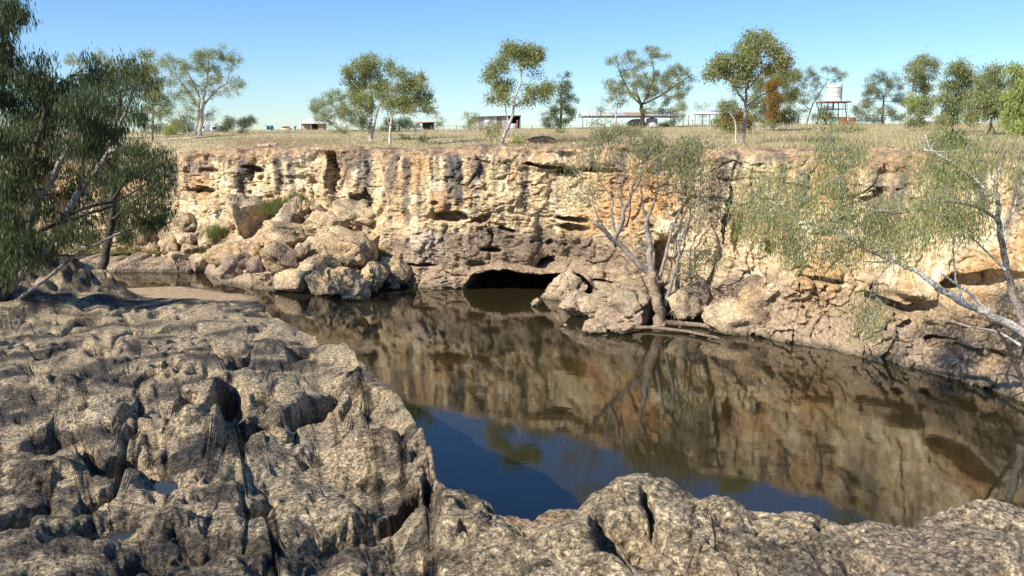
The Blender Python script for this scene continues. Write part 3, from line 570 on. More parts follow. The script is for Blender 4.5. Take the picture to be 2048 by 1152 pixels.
for (u0, u1, v0, v1, tone, label, kw) in [
    (456, 531, 392, 486, PALE, 'tall pale square-topped boulder leaning back against the cliff face, grey lower half', dict(cuts=7)),
    (550, 606, 392, 458, PALE, 'pale pointed boulder like a shark fin at the top of the rock heap', dict(tilt=-.35, cuts=12)),
    (524, 611, 436, 500, MID, 'wide brown boulder directly below the pointed pale one', dict(tilt=.3)),
    (588, 626, 402, 438, BRN, 'reddish block wedged to the right of the pointed pale boulder', {}),
    (622, 648, 409, 430, PALE, 'small pale stone on top of the heap between the reddish block and the cliff crack', dict(sub=4)),
    (608, 700, 424, 474, MID, 'long flat-topped boulder high in the heap with a vertical split at its left', dict(cuts=12)),
    (663, 748, 406, 452, MID, 'sloping slab under the tall dark crack, black shadow beneath it', dict(tilt=-.25, depth=.7)),
    (742, 771, 438, 470, BRN, 'small brown rock at the right upper edge of the heap by the cliff', dict(sub=4)),
    (632, 746, 462, 546, MID, 'largest boulder of the heap, rough sloping top and an overhung dark hollow on its right', dict(tilt=-.2, cuts=12, depth=.9)),
    (728, 770, 466, 500, BRN, 'orange-brown rock poking out above the dark hollow on the right of the heap', dict(tilt=-.2, sub=4)),
    (392, 466, 459, 504, MID, 'broad low boulder beneath the upper left grass clump', {}),
    (417, 508, 488, 530, BRN, 'whale-backed smooth slab low on the left of the heap', dict(cuts=4, rnd=.1, tilt=.1)),
    (345, 398, 424, 464, MID, 'rounded boulder at the top left of the heap below the cliff ledge', dict(rnd=.1)),
    (326, 396, 456, 492, MID, 'lumpy boulder resting below the rounded one at the far left of the heap', {}),
    (324, 358, 478, 514, BRN, 'egg-shaped brown boulder on the left foot of the heap by the grassy shelf', dict(sub=4, rnd=.1)),
    (352, 392, 469, 498, PALE, 'small blocky boulder right above the egg-shaped one', dict(sub=4)),
    (364, 400, 490, 518, BRN, 'dark-topped small boulder left of the whale-backed slab', dict(sub=4)),
    (298, 321, 485, 510, BRN, 'small grey-brown stone on the shelf at the extreme left of the heap', dict(sub=4)),
    (338, 378, 506, 543, MID, 'squat boulder standing on the waterline at the left of the heap', dict(cuts=6)),
    (374, 418, 510, 544, MID, 'split low block on the waterline under the dark-topped small boulder', dict(cuts=12)),
    (528, 603, 486, 548, MID, 'big rough boulder in the middle of the lower heap with an orange patch', dict(tilt=-.1, cuts=11)),
    (446, 508, 507, 560, DKR, 'dark boulder at the water in the shade beneath the whale-backed slab', dict(cuts=6)),  # dark tone on this and the next boulder paints in the slab's shade
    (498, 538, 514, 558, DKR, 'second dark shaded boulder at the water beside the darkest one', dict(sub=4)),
    (592, 658, 514, 552, MID, 'brown boulder behind the pale boulder that stands in the water', {}),
    (592, 634, 488, 520, MID, 'small pale-brown block between the big rough boulder and the largest boulder', dict(sub=4)),
    (548, 624, 540, 591, PALE, 'pale rounded cube of rock standing in the water at the foot of the heap', dict(rnd=.06, cuts=7)),
    (502, 562, 544, 577, MID, 'low flat rock in the water touching the left side of the pale cube rock', dict(cuts=5)),
    (614, 662, 545, 586, MID, 'broken boulder at the water touching the right side of the pale cube rock', dict(cuts=12)),
    (652, 733, 535, 592, MID, 'wide domed boulder at the water behind the foremost one', dict(rnd=.05)),
    (680, 738, 560, 603, (.40, .33, .24), 'foremost boulder of the heap, standing furthest out in the water', dict(cuts=7)),
    (715, 773, 526, 579, MID, 'knobbly boulder between the domed one and the rightmost boulder', dict(cuts=10)),
    (764, 820, 516, 570, MID, 'rightmost boulder of the heap, squarish with a dark crack to its right', dict(rnd=.05, cuts=7)),
    (770, 802, 494, 526, BRN, 'reddish boulder perched just above the rightmost one against the cliff', dict(sub=4)),
    (811, 836, 566, 584, MID, 'little cone-shaped stone in the water right of the heap', dict(sub=4, cuts=12)),
    (774, 800, 570, 580, MID, 'tiny flat stone barely above the water right of the foremost boulder', dict(sub=3)),
    (505, 530, 486, 516, BRN, 'small dark stone between the tall pale boulder and the big rough boulder', dict(sub=4)),
    (430, 470, 440, 470, MID, 'small stone above the broad low boulder, next to the tall pale boulder', dict(sub=4)),
    (700, 745, 496, 534, DKR, 'stone toned dark for the shade inside the hollow under the largest boulder', dict(sub=4)),  # dark tone puts the hollow's shade into the stone colour
    (640, 690, 520, 548, BRN, 'low brown stone under the front of the largest boulder', dict(sub=4)),
    (262, 312, 452, 512, BRN, 'upright brown boulder on the grassy shelf behind the hanging leaves', dict(cuts=8)),
    (205, 262, 470, 514, BRN, 'tan boulder on the grassy shelf behind the dark tree', {}),
    (108, 172, 478, 516, MID, 'pale boulder on the grassy shelf seen through the dark tree', dict(cuts=8))]:
    boulder(u0, u1, v0, v1, scree_y((u0 + u1) / 2, v1) - .2, label, tone=tone, group=G1, **kw)
G2 = 'rocks along the right shore and the small point'
def wy(v): return EYE / math.tan(PITCH + math.atan((v - 576) / F))
for (u0, u1, v0, v1, yb, tone, label, kw) in [
    (1083, 1170, 547, 602, wy(600), (.45, .35, .24), 'pale wedge-shaped rock slab in front of the cave mouth', dict(cuts=3, depth=.8, sub=5, pl=[(-.75, 0, .66, .28), (.55, 0, .85, .5), (0, -.8, .6, .45), (.1, 0, -1, .5)])),
    (1122, 1194, 588, 637, wy(636), (.36, .285, .20), 'low triangular rock at the water right of the wedge slab', dict(cuts=4, pl=[(-.7, 0, .7, .3), (.4, 0, .9, .5), (0, -.8, .5, .5)])),
    (1168, 1208, 640, 670, wy(668), PALE, 'small pale rock at the tip of the point, standing in the water', dict(sub=4, cuts=12)),
    (1063, 1082, 598, 614, wy(612), MID, 'tiny pointed stone alone in the water in front of the cave', dict(sub=4, cuts=12)),
    (1150, 1345, 566, 662, wy(650), (.33, .26, .17), 'large smooth mud-coloured rock shelf that the bare-limbed tree stands on', dict(cuts=8, depth=1.3, flat=.08, sub=5)),
    (1212, 1272, 646, 672, wy(670), MID, 'flat tan rock lying at the water below the tree', dict(sub=4)),
    (1150, 1230, 548, 590, wy(590) + 1, (.33, .25, .17), 'broken ledge of rock behind the wedge slab', dict(cuts=12)),
    (1332, 1432, 563, 645, wy(650), PALE, 'pale cracked boulder immediately right of the tree trunk', dict(cuts=9)),
    (1416, 1486, 533, 616, wy(640), BRN, 'ball-shaped knobbly brown boulder standing on the others', dict(rnd=.15, cuts=5)),
    (1474, 1554, 556, 660, wy(668), BRN, 'tall rounded brown boulder at the right end of the cluster', dict(rnd=.12, cuts=6, tilt=.1)),
    (1406, 1512, 600, 668, wy(668), PALE, 'broad pale boulder in front of the ball-shaped one at the water', dict(cuts=8)),
    (1512, 1562, 655, 676, wy(676), MID, 'flat low rock in the water before the tall rounded boulder', dict(sub=4)),
    (1742, 1852, 560, 634, wy(690) - .3, DKR, 'dark slanting slab jutting from the right bank above a black hollow', dict(tilt=-.4, cuts=12, depth=.7)),
    (1720, 1775, 610, 662, wy(690), MID, 'small boulder under the dark slanting slab on the right bank', {}),
    (1770, 1860, 640, 706, wy(712) - .3, (.36, .29, .21), 'grey-tan broken block at the waterline of the right bank', dict(cuts=12)),
    (1850, 1925, 668, 722, wy(735), BRN, 'low jagged rock at the waterline near the right tree', dict(cuts=14)),
    (1686, 1742, 628, 690, wy(695), MID, 'small rock half hidden by the hanging green twig on the right bank', dict(sub=4)),
    (1910, 2010, 590, 650, wy(745), BRN, 'rounded brown rock mass behind the leaning branches at the far right', dict(cuts=6)),
    (1940, 2060, 690, 765, wy(770), BRN, 'rock at the water under the right tree, striped by branch shadows', dict(cuts=9))]:
    boulder(u0, u1, v0, v1, yb, label, tone=tone, group=G2, **kw)
p = ghit(1085, 284); 
for (u0, u1, v0, v1, lab) in [(1056, 1112, 275, 288, 'burnt black rock lump on the grass behind the cliff edge, right of the leaning tree'), (1008, 1036, 277, 288, 'small pinkish rock on the grass just right of the leaning white-trunked tree'), (515, 560, 288, 298, 'pale flat rock breaking through the red earth on the cliff edge, left half')]:
    q = ghit((u0 + u1) / 2, v1); boulder(u0, u1, v0, v1, q.y, lab, tone=(.05, .04, .035) if u0 == 1056 else (.5, .36, .26), cuts=14, sub=4)
# rubble in the gaps and along the water
r = np.random.default_rng(5); VV, QQ, CC, n0 = [], [], [], 0; V2, Q2 = ico(2)
spots = [(u, v, scree_y(u, v) - .25, r.uniform(3, 9)) for u, v in zip(r.uniform(300, 815, 260), r.uniform(425, 592, 260)) if v < np.interp(u, VW_U, VW_V) - 2]
for u in r.uniform(60, 420, 60): spots.append((u, r.uniform(500, 540), scree_y(u, 520) + .5, r.uniform(3, 8)))
for u in r.uniform(1120, 1560, 60): v = r.uniform(610, 662); spots.append((u, v, wy(v) + .15, r.uniform(3, 9)))
for u in r.uniform(1560, 2040, 110): v = np.interp(u, [1560, 1700, 2040], [672, 690, 775]) - r.uniform(0, 90); spots.append((u, v, wy(np.interp(u, [1560, 1700, 2040], [672, 690, 775])) - .1 + r.uniform(0, .9), r.uniform(3, 11)))
for u in r.uniform(350, 2040, 240): q = ghit(u, np.interp(u, RIM_U, RIM_V) - abs(r.normal()) * 7 - 1); w_, vv = proj(q.x, q.y, q.z); spots.append((w_, vv, q.y, r.uniform(2, 8)))
for u, v, yb, sz in spots:
    p = V2.copy()
    for _ in range(9):
        nrm = r.normal(size=3); nrm /= np.linalg.norm(nrm); p -= np.clip(p @ nrm - r.uniform(.35, .7), 0, None)[:, None] * nrm
    p *= np.array([1, 1, .7]) * sz * yb / F * r.uniform(.8, 1.3, 3); c0 = np.array(at(u, v, yb)); VV.append(p + c0); QQ.append(Q2 + n0); n0 += len(p)
    t_ = np.array([MID, BRN, PALE, DKR][r.choice(4, p=[.4, .3, .2, .1])]) * r.uniform(.8, 1.15); CC.append(np.tile(t_, (len(p), 1)))
link('rubble', make_mesh('rubble', np.concatenate(VV), np.concatenate(QQ), M_BOULD, np.concatenate(CC), smooth=False), kind='stuff')
# fallen timber at the point
for (pts, r0, r1, lab) in [([(1180, 652), (1240, 656), (1300, 655), (1370, 662), (1440, 677)], .10, .04, 'long thin fallen log lying along the waterline below the tree'),
                           ([(1330, 646), (1400, 650), (1460, 662)], .13, .05, 'thicker fallen log half on the rock right of the tree foot')]:
    m = MB(); P_ = [np.array(atz(u, v, .10)) for u, v in pts]; m.tube(P_, np.linspace(r0, r1, len(P_)), 8)
    V = np.concatenate(m.V); c = np.tile(np.array([.24, .18, .13]), (len(V), 1)); link('fallen_log', make_mesh('fallen_log', V - P_[0], np.concatenate(m.Q), M_BARK, c), None, lab, 'log', 'fallen logs at the water', loc=Vector(P_[0]))

# ------------------------------------------------------------------ trees: limbs and leaf masses are set out in space, leaves are single blades
GREENS = {'olive': [(.18, .205, .09), (.22, .24, .115), (.14, .165, .08), (.27, .265, .11)],
          'grey': [(0.160, 0.189, 0.123), (0.203, 0.225, 0.145), (0.116, 0.145, 0.102), (0.217, 0.203, 0.102)],
          'dark': [(0.055, 0.078, 0.034), (0.078, 0.105, 0.045), (0.042, 0.058, 0.028), (0.12, 0.14, 0.062)],
          'deep': [(0.068, 0.095, 0.041), (0.095, 0.121, 0.047), (0.054, 0.068, 0.034), (0.135, 0.149, 0.054)],
          'fresh': [(0.203, 0.261, 0.080), (0.246, 0.290, 0.102), (0.160, 0.217, 0.087), (0.319, 0.304, 0.102)],
          'sage': [(0.217, 0.239, 0.138), (0.275, 0.275, 0.160), (0.174, 0.196, 0.109), (0.290, 0.246, 0.131)],
          'spring': [(.21, .27, .10), (.27, .31, .12), (.17, .23, .10), (.36, .29, .12), (.25, .27, .13)],
          'rust': [(0.240, 0.140, 0.035), (0.200, 0.130, 0.035), (0.270, 0.170, 0.050), (0.160, 0.120, 0.040)]}
def leaves(B, nb, rb, L, Wd, pal, droop, r, spread=(1, 1, 1)):
    n = len(B) * nb; cc = np.repeat(B, nb, 0)
    off = r.normal(size=(n, 3)) * rb * np.array(spread); c = cc + off
    d = r.normal(size=(n, 3)) * (1 - droop * .55) + np.array([0, 0, -droop * 1.7]); d /= np.linalg.norm(d, axis=1)[:, None]
    s = np.cross(d, r.normal(size=(n, 3))); s /= np.linalg.norm(s, axis=1)[:, None]
    l_ = L * r.uniform(.55, 1.3, (n, 1)); w_ = Wd * r.uniform(.7, 1.3, (n, 1)) * .5
    tri = Wd > .035                                 # far foliage: one small face a leaf
    V = (np.stack([c - s * w_, c + d * l_, c + s * w_], 1) if tri else np.stack([c, c + d * l_ * .45 + s * w_, c + d * l_, c + d * l_ * .45 - s * w_], 1)).reshape(-1, 3)
    kk = 3 if tri else 4; Q = np.arange(n * kk).reshape(n, kk)
    pal = np.array(pal); ci = np.repeat(r.choice(len(pal), len(B)), nb); alt = r.random(n) < .35; ci[alt] = r.choice(len(pal), alt.sum())
    col = pal[ci] * r.uniform(.8, 1.2, (n, 1)) * (1.38 if tri else 1.12); return V, Q, np.repeat(col, kk, 0)
BARKC = {'white': (.58, .53, .47), 'grey': (.30, .26, .22), 'dark': (.085, .07, .055), 'tan': (.36, .27, .19)}
def tree(label, y0, limbs, clumps, pal='olive', bark='grey', name='gum_tree', cat='tree', group='trees standing on the plateau', L=.125, Wd=.055, dens=.34, droop=.45, bunch=16, rb=.18,
         seed=0, dy=.8, twig=.012, base=None, trunk_rad=None, squash=1.0, grow=1.08):
    r = np.random.default_rng(1000 + seed); S = y0 / F
    b0 = at(limbs[0][0][0][0], limbs[0][0][0][1], y0) if base is None else base
    root = thing(name, b0, label, cat, group)
    nodes = []; first = True
    for lb in limbs:
        pts, ra, rz = lb[0], lb[1], lb[2]; tone = lb[3] if len(lb) > 3 else bark
        yo = 0; P_ = []
        for i, q in enumerate(pts):
            yo = q[2] if len(q) > 2 else yo + r.normal() * .10 * dy * (i > 0)
            P_.append(np.array(at(q[0], q[1], y0 + yo)))
        P_ = np.array(P_); n = len(P_) * 4 - 3; k = np.linspace(0, len(P_) - 1, n)    # smooth resample
        Pi = np.stack([np.interp(k, np.arange(len(P_)), P_[:, a]) for a in range(3)], 1)
        for _ in range(2): Pi[1:-1] = .25 * Pi[:-2] + .5 * Pi[1:-1] + .25 * Pi[2:]
        Pi[1:-1] += r.normal(size=(n - 2, 3)) * ra * S * .18
        rad = np.linspace(ra, rz, n) * S
        if first: rad[0] *= 1.35
        m = MB(); m.tube(Pi, rad, 9 if ra > 6 else 6); V = np.concatenate(m.V)
        bc = np.array(BARKC[tone]); nz = fbm(V * np.array([1, 1, .4]), 3.0, 3, 300); cc = bc * (1 + .5 * nz[:, None]); cc = mixc(cc, bc * .45, sstep(.15, .4, nz))
        link('trunk' if first else 'branch', make_mesh('limb', V - np.array(b0), np.concatenate(m.Q), M_BARK, cc), None).parent = root
        first = False
        for a in range(n): nodes.append((Pi[a], rad[a]))
    NP = np.array([a for a, _ in nodes]); NR_ = np.array([b for _, b in nodes])
    tw = MB(); LV, LQ, LC = [], [], []; nv = 0
    for cl in clumps:
        u, v, ru, rv = cl[:4]; ru *= grow; rv *= grow; kw = cl[4] if len(cl) > 4 else {}
        yc = y0 + kw.get('dy', r.normal() * dy * .8); cpos = np.array(at(u, v, yc)); s_ = yc / F; R3 = np.array([ru * s_, max(ru, rv) * s_ * .8 * squash, rv * s_])
        # branch reaching the leaf mass from the nearest limb below it
        dd = np.linalg.norm(NP - cpos, axis=1) + 1.2 * np.clip(NP[:, 2] - cpos[2], 0, None); j = int(dd.argmin())
        a0 = NP[j]; mid = (a0 + cpos) / 2 + np.array([0, 0, -.06 * np.linalg.norm(cpos - a0)]) + r.normal(size=3) * .05 * np.linalg.norm(cpos - a0)
        kk = np.linspace(0, 1, 7)[:, None]; Pb = (1 - kk) ** 2 * a0 + 2 * kk * (1 - kk) * mid + kk ** 2 * cpos
        br = min(NR_[j] * .6, .016 * ru * s_ + .02); tw.tube(Pb, np.linspace(br, max(br * .4, twig), 7), 5)
        D = kw.get('dens', dens) * (3.4 if Wd > .035 else 1); pl = GREENS[kw.get('pal', pal)]
        nleaf = int(D * math.pi * ru * rv * (y0 / 60.) ** 0 ); nbn = max(3, nleaf // bunch)
        # bunches gather in puffs inside the mass, leaving gaps between them
        npf = max(4, int(nbn ** .5 * 1.1)); dirs = r.normal(size=(npf, 3)); dirs /= np.linalg.norm(dirs, axis=1)[:, None]
        puffs = cpos + dirs * (r.uniform(.25, 1.0, (npf, 1)) ** .6) * R3 * .95
        pr = R3 * ((.36 if Wd > .035 else .46) / npf ** .33)
        for pf in puffs: 
            kk2 = np.linspace(0, 1, 4)[:, None]; st = Pb[int(r.integers(4, 7))]
            md = (st + pf) / 2 + r.normal(size=3) * .06 * np.linalg.norm(pf - st); tw.tube((1 - kk2) ** 2 * st + 2 * kk2 * (1 - kk2) * md + kk2 ** 2 * pf, np.linspace(twig * 1.3, twig * .5, 4), 4)
        pi_ = r.integers(0, npf, nbn); Bp = puffs[pi_] + r.normal(size=(nbn, 3)) * pr * .75
        V, Q, col = leaves(Bp, bunch, rb * kw.get('rb', 1), kw.get('L', L), Wd, pl, kw.get('droop', droop), r, kw.get('spread', (1, 1, .9)))
        LV.append(V); LQ.append(Q + nv); LC.append(col); nv += len(V)
    V = np.concatenate(LV); link('crown', make_mesh('crown', V - np.array(b0), np.concatenate(LQ), M_LEAF, np.concatenate(LC), smooth=False), kind='stuff').parent = root
    V = np.concatenate(tw.V); link('twigs', make_mesh('twigs', V - np.array(b0), np.concatenate(tw.Q), M_BARK, np.tile(np.array(BARKC[bark]) * .8, (len(V), 1))), kind='stuff').parent = root
    return root
def gy(u, v): return ghit(u, v).y
# plateau trees, left to right
tree('tall white-limbed gum with a broad open crown, right beside the leftmost caravan', gy(398, 272),
     [([(398, 272), (402, 240), (406, 205), (412, 170), (416, 140)], 5, 2, 'white'), ([(392, 270), (396, 225), (400, 195), (386, 165), (372, 140)], 3, 1.5, 'white'), ([(404, 215), (430, 180), (455, 165)], 2.5, 1), ([(400, 220), (375, 180), (350, 150)], 2, 1), ([(376, 272), (372, 245), (362, 225)], 2, 1, 'white')],
     [(418, 108, 26, 14), (448, 108, 18, 16), (468, 122, 16, 20), (395, 118, 22, 16), (350, 130, 24, 14), (330, 118, 12, 10), (372, 142, 22, 16), (410, 142, 28, 18), (440, 150, 24, 18), (470, 165, 16, 14), (462, 182, 18, 8), (400, 172, 24, 16), (370, 178, 20, 14), (342, 160, 14, 12), (380, 205, 18, 16), (350, 190, 14, 12), (428, 185, 14, 10), (385, 235, 16, 14, dict(pal='grey')), (425, 225, 14, 18, dict(pal='grey', dens=.2)), (360, 240, 18, 20, dict(pal='grey', dens=.25))], 'olive', 'grey', seed=1)
tree('leafy gum between the dark near tree and the caravan, with a thin straight trunk', gy(303, 284),
     [([(303, 284), (305, 240), (308, 200), (300, 160), (292, 125)], 2.6, 1.2), ([(306, 215), (325, 190)], 1.5, .8)],
     [(292, 108, 16, 12), (305, 135, 22, 18), (285, 150, 22, 18), (318, 165, 18, 20), (300, 190, 24, 18), (325, 205, 16, 14), (335, 225, 14, 10), (305, 222, 18, 14), (345, 212, 8, 6), (315, 250, 14, 14, dict(pal='deep')), (280, 240, 18, 16, dict(pal='deep'))], 'olive', 'grey', seed=2, dens=.42)
tree('slim gum with sparse top leaves behind the dark tree', gy(180, 280), [([(180, 280), (178, 220), (170, 170), (160, 130)], 3, 1.2), ([(178, 220), (200, 180), (210, 150)], 1.6, 1)],
     [(140, 118, 18, 10), (172, 120, 22, 10), (200, 112, 14, 8), (215, 135, 20, 16), (180, 150, 26, 18), (150, 160, 24, 18), (205, 175, 24, 18), (170, 200, 30, 20), (215, 215, 24, 22), (150, 225, 26, 22, dict(pal='fresh')), (190, 245, 34, 16, dict(pal='fresh'))], 'olive', 'grey', seed=3)
tree('low rounded bright green bush before the tall white-limbed gum', gy(352, 270), [([(352, 270), (352, 255)], 1.5, 1)], [(350, 254, 22, 12), (340, 260, 14, 10), (366, 256, 14, 12)], 'fresh', seed=4, name='bush', cat='bush', group='bushes on the plateau', dens=.7)
tree('dark spindly bush just right of the tall white-limbed gum', gy(450, 266), [([(450, 268), (452, 250), (456, 236)], 1.4, .8)], [(455, 240, 12, 10), (448, 252, 16, 10), (468, 250, 14, 12), (440, 260, 12, 6)], 'deep', 'dark', seed=5, name='bush', cat='bush', group='bushes on the plateau', dens=.5)
tree('spreading small tree leaning right, between the white-limbed gum and the teal tank', gy(484, 268), [([(484, 268), (488, 252), (494, 238)], 1.4, .8)], [(490, 240, 18, 9), (508, 238, 10, 8), (478, 246, 16, 9), (498, 248, 14, 8), (486, 259, 14, 8)], 'grey', seed=6, name='small_tree', dens=.45)
tree('low spreading tree with curved pale trunks in front of the white-roofed house', gy(690, 264), [([(682, 263), (672, 250), (668, 238), (674, 222)], 1.8, 1, 'white'), ([(684, 263), (692, 255), (690, 238), (684, 222)], 1.5, 1, 'white'), ([(678, 260), (660, 244), (646, 234)], 1.3, .8)],
     [(632, 212, 14, 16, dict(pal='grey')), (655, 200, 20, 14), (648, 222, 22, 16), (678, 196, 24, 16), (672, 222, 26, 16), (700, 215, 24, 20), (640, 238, 14, 8), (705, 240, 18, 14), (660, 242, 16, 8), (714, 188, 18, 14)], 'olive', seed=7, dens=.48)
tree('tall gum with a pointed crown and forked pale trunk, left of the leaning thin gum', gy(742, 283), [([(742, 283), (741, 250), (743, 225), (746, 200), (738, 165), (732, 130)], 4, 1.5, 'white'), ([(744, 280), (750, 245), (756, 220), (766, 195)], 2.6, 1.2, 'white'), ([(745, 205), (720, 180), (702, 160)], 2, 1)],
     [(735, 116, 16, 10), (728, 130, 22, 12), (752, 132, 14, 12), (706, 142, 18, 14), (740, 152, 28, 14), (700, 160, 16, 10), (720, 172, 24, 14), (755, 170, 22, 16), (781, 140, 12, 16), (770, 192, 18, 14), (740, 195, 22, 12), (715, 198, 20, 14), (735, 218, 20, 12), (728, 246, 14, 14, dict(pal='deep'))], 'olive', 'grey', seed=8, dens=.44)
tree('thin leaning gum with ragged drooping crown over the dark shed', gy(779, 291), [([(779, 291), (780, 262), (784, 235), (790, 200), (794, 170)], 3, 1.2, 'white'), ([(782, 255), (774, 238), (776, 222)], 1.6, .8, 'white'), ([(788, 215), (815, 200), (838, 188)], 1.6, .8)],
     [(798, 150, 14, 10), (820, 162, 20, 14), (840, 158, 10, 8), (800, 178, 22, 14), (835, 178, 16, 12), (828, 200, 20, 14), (852, 205, 12, 14), (800, 205, 20, 14), (858, 222, 8, 12), (820, 220, 16, 6), (782, 215, 16, 12), (848, 190, 12, 8)], 'olive', 'grey', seed=9, dens=.34)
tree('dense round bush left of the dark shed', gy(798, 262) if False else 88, [([(798, 262), (800, 248)], 2, 1)], [(795, 246, 26, 14), (818, 252, 18, 10), (775, 254, 18, 10)], 'deep', seed=10, name='bush', cat='bush', group='bushes on the plateau', dens=.7)
tree('wispy little tree right of the dark shed', 105, [([(876, 262), (875, 245), (872, 232)], 1.2, .6)], [(874, 232, 10, 8), (886, 245, 10, 10), (870, 250, 12, 9)], 'grey', seed=11, name='small_tree', dens=.3)
tree('little tree half covering the left end of the corrugated shed', 92, [([(940, 262), (942, 246)], 1.2, .6)], [(938, 250, 14, 9), (952, 228, 6, 6), (934, 232, 10, 10, dict(dens=.3)), (946, 242, 12, 8)], 'olive', seed=12, name='small_tree', dens=.5)
tree('knee-high leggy sapling in front of the corrugated shed', gy(984, 291), [([(984, 291), (984, 275), (985, 262)], .9, .5, 'dark')], [(978, 262, 9, 7), (990, 258, 8, 8), (984, 268, 8, 4)], 'sage', 'dark', seed=13, name='sapling', dens=.3, L=.14)
tree('slender leaning white-trunked gum in front of the corrugated shed', gy(1000, 292), [([(1000, 292), (1010, 268), (1022, 240), (1028, 212), (1030, 190), (1042, 168), (1043, 145), (1040, 122)], 3.4, 1.3, 'white'), ([(1018, 246), (1012, 225), (1010, 200)], 1.6, .7, 'white'), ([(1030, 212), (1048, 200), (1070, 190)], 1.8, .7), ([(1042, 170), (1060, 168)], 1, .6), ([(1043, 145), (1032, 125)], 1, .5), ([(1043, 142), (1055, 125)], 1, .5)],
     [(1018, 97, 12, 12), (1045, 105, 24, 14), (1070, 112, 18, 14), (1060, 124, 16, 8), (1010, 116, 12, 8), (983, 140, 14, 11), (1008, 138, 8, 10), (978, 154, 12, 6), (1008, 172, 18, 12), (1003, 188, 16, 8), (985, 196, 10, 5), (1016, 205, 12, 8, dict(dens=.2)), (1070, 180, 18, 10), (1095, 180, 12, 12), (1068, 148, 10, 5, dict(dens=.25)), (1055, 200, 18, 8, dict(dens=.3, pal='grey')), (1085, 200, 12, 6, dict(dens=.25))], 'olive', 'white', seed=14, dens=.5)
tree('dense dark upright tree between the leaning white gum and the long open shelter', 92, [([(1121, 262), (1122, 240), (1122, 200), (1124, 165)], 3, 1.2, 'dark')], [(1126, 152, 12, 9, dict(dens=.4)), (1128, 175, 18, 14), (1130, 198, 22, 16), (1122, 218, 24, 14), (1100, 232, 14, 14), (1105, 248, 20, 11), (1142, 225, 12, 12), (1125, 245, 18, 10, dict(dens=.4))], 'deep', 'dark', seed=15, dens=.75)
tree('slim young gum with white stem in front of the open shelter', gy(1231, 268) , [([(1231, 268), (1231, 240), (1232, 222), (1240, 195)], 1.7, .7, 'white'), ([(1231, 225), (1218, 200)], 1, .5)], [(1220, 172, 12, 8), (1236, 182, 14, 12), (1215, 198, 12, 8), (1240, 205, 12, 8), (1205, 218, 10, 6)], 'grey', 'white', seed=16, dens=.26)
tree('big spreading dark-trunked tree in the middle of the long open shelter', 88, [([(1285, 260), (1285, 232), (1283, 208), (1275, 190)], 5, 2.2, 'dark'), ([(1284, 212), (1262, 190), (1245, 160), (1235, 130)], 2, .8, 'dark'), ([(1284, 210), (1300, 180), (1310, 150), (1302, 115)], 2, .8, 'dark'), ([(1288, 208), (1325, 190), (1360, 165), (1385, 148)], 1.7, .7, 'dark')],
     [(1233, 122, 20, 10), (1262, 112, 16, 12), (1300, 104, 20, 10), (1285, 125, 20, 10), (1318, 112, 18, 8), (1332, 112, 10, 5), (1255, 140, 22, 12), (1240, 168, 18, 12), (1270, 160, 22, 14), (1225, 180, 14, 14, dict(dens=.3)), (1262, 185, 20, 12), (1295, 165, 26, 18), (1320, 150, 24, 16), (1350, 140, 22, 14), (1345, 165, 26, 16), (1375, 150, 22, 12), (1310, 190, 28, 16), (1345, 195, 22, 16), (1370, 178, 14, 10), (1335, 218, 24, 16, dict(dens=.45)), (1300, 215, 16, 12, dict(dens=.4)), (1362, 220, 12, 18, dict(dens=.5))], 'olive', 'dark', seed=17, dens=.52, dy=1.4)
tree('fresh green bush under the right side of the open shelter', 90, [([(1335, 262), (1335, 250)], 1.4, .8)], [(1335, 248, 14, 12), (1350, 240, 10, 14), (1322, 252, 10, 8)], 'fresh', seed=18, name='bush', cat='bush', group='bushes on the plateau', dens=.6)
tree('small pale tree behind the small shelter with the slanting roof', 150, [([(1405, 262), (1405, 230)], 1.5, .8)], [(1388, 214, 14, 9), (1412, 212, 14, 9), (1405, 235, 12, 12), (1400, 250, 12, 8)], 'grey', seed=19, name='small_tree', dens=.35)
tree('tall open gum carrying orange mistletoe clumps, right of the small shelter', gy(1484, 289), [([(1484, 289), (1487, 255), (1490, 225), (1491, 195), (1496, 165), (1505, 135), (1518, 105)], 4, 1.3), ([(1490, 205), (1472, 180), (1452, 150), (1440, 130)], 2.2, .9), ([(1491, 215), (1515, 195), (1545, 180)], 2, .9), ([(1490, 230), (1505, 205), (1530, 205)], 1.5, .8), ([(1493, 180), (1520, 150), (1545, 120)], 1.8, .8), ([(1472, 288), (1472, 262), (1470, 240), (1458, 224)], 2, .8, 'white')],
     [(1508, 78, 18, 9), (1532, 76, 16, 9), (1515, 92, 22, 9), (1482, 96, 12, 7), (1450, 122, 22, 12), (1432, 140, 18, 10), (1420, 150, 12, 7), (1462, 138, 16, 12), (1478, 150, 16, 12), (1495, 118, 20, 12), (1550, 98, 16, 10), (1562, 118, 10, 14), (1488, 120, 10, 14, dict(pal='rust')), (1510, 120, 8, 10, dict(pal='rust')), (1568, 128, 8, 14, dict(pal='rust', dens=.5)), (1475, 172, 12, 8, dict(dens=.3)), (1502, 155, 14, 12, dict(dens=.3)), (1540, 135, 14, 10, dict(dens=.3))], 'olive', 'grey', seed=20, dens=.42)
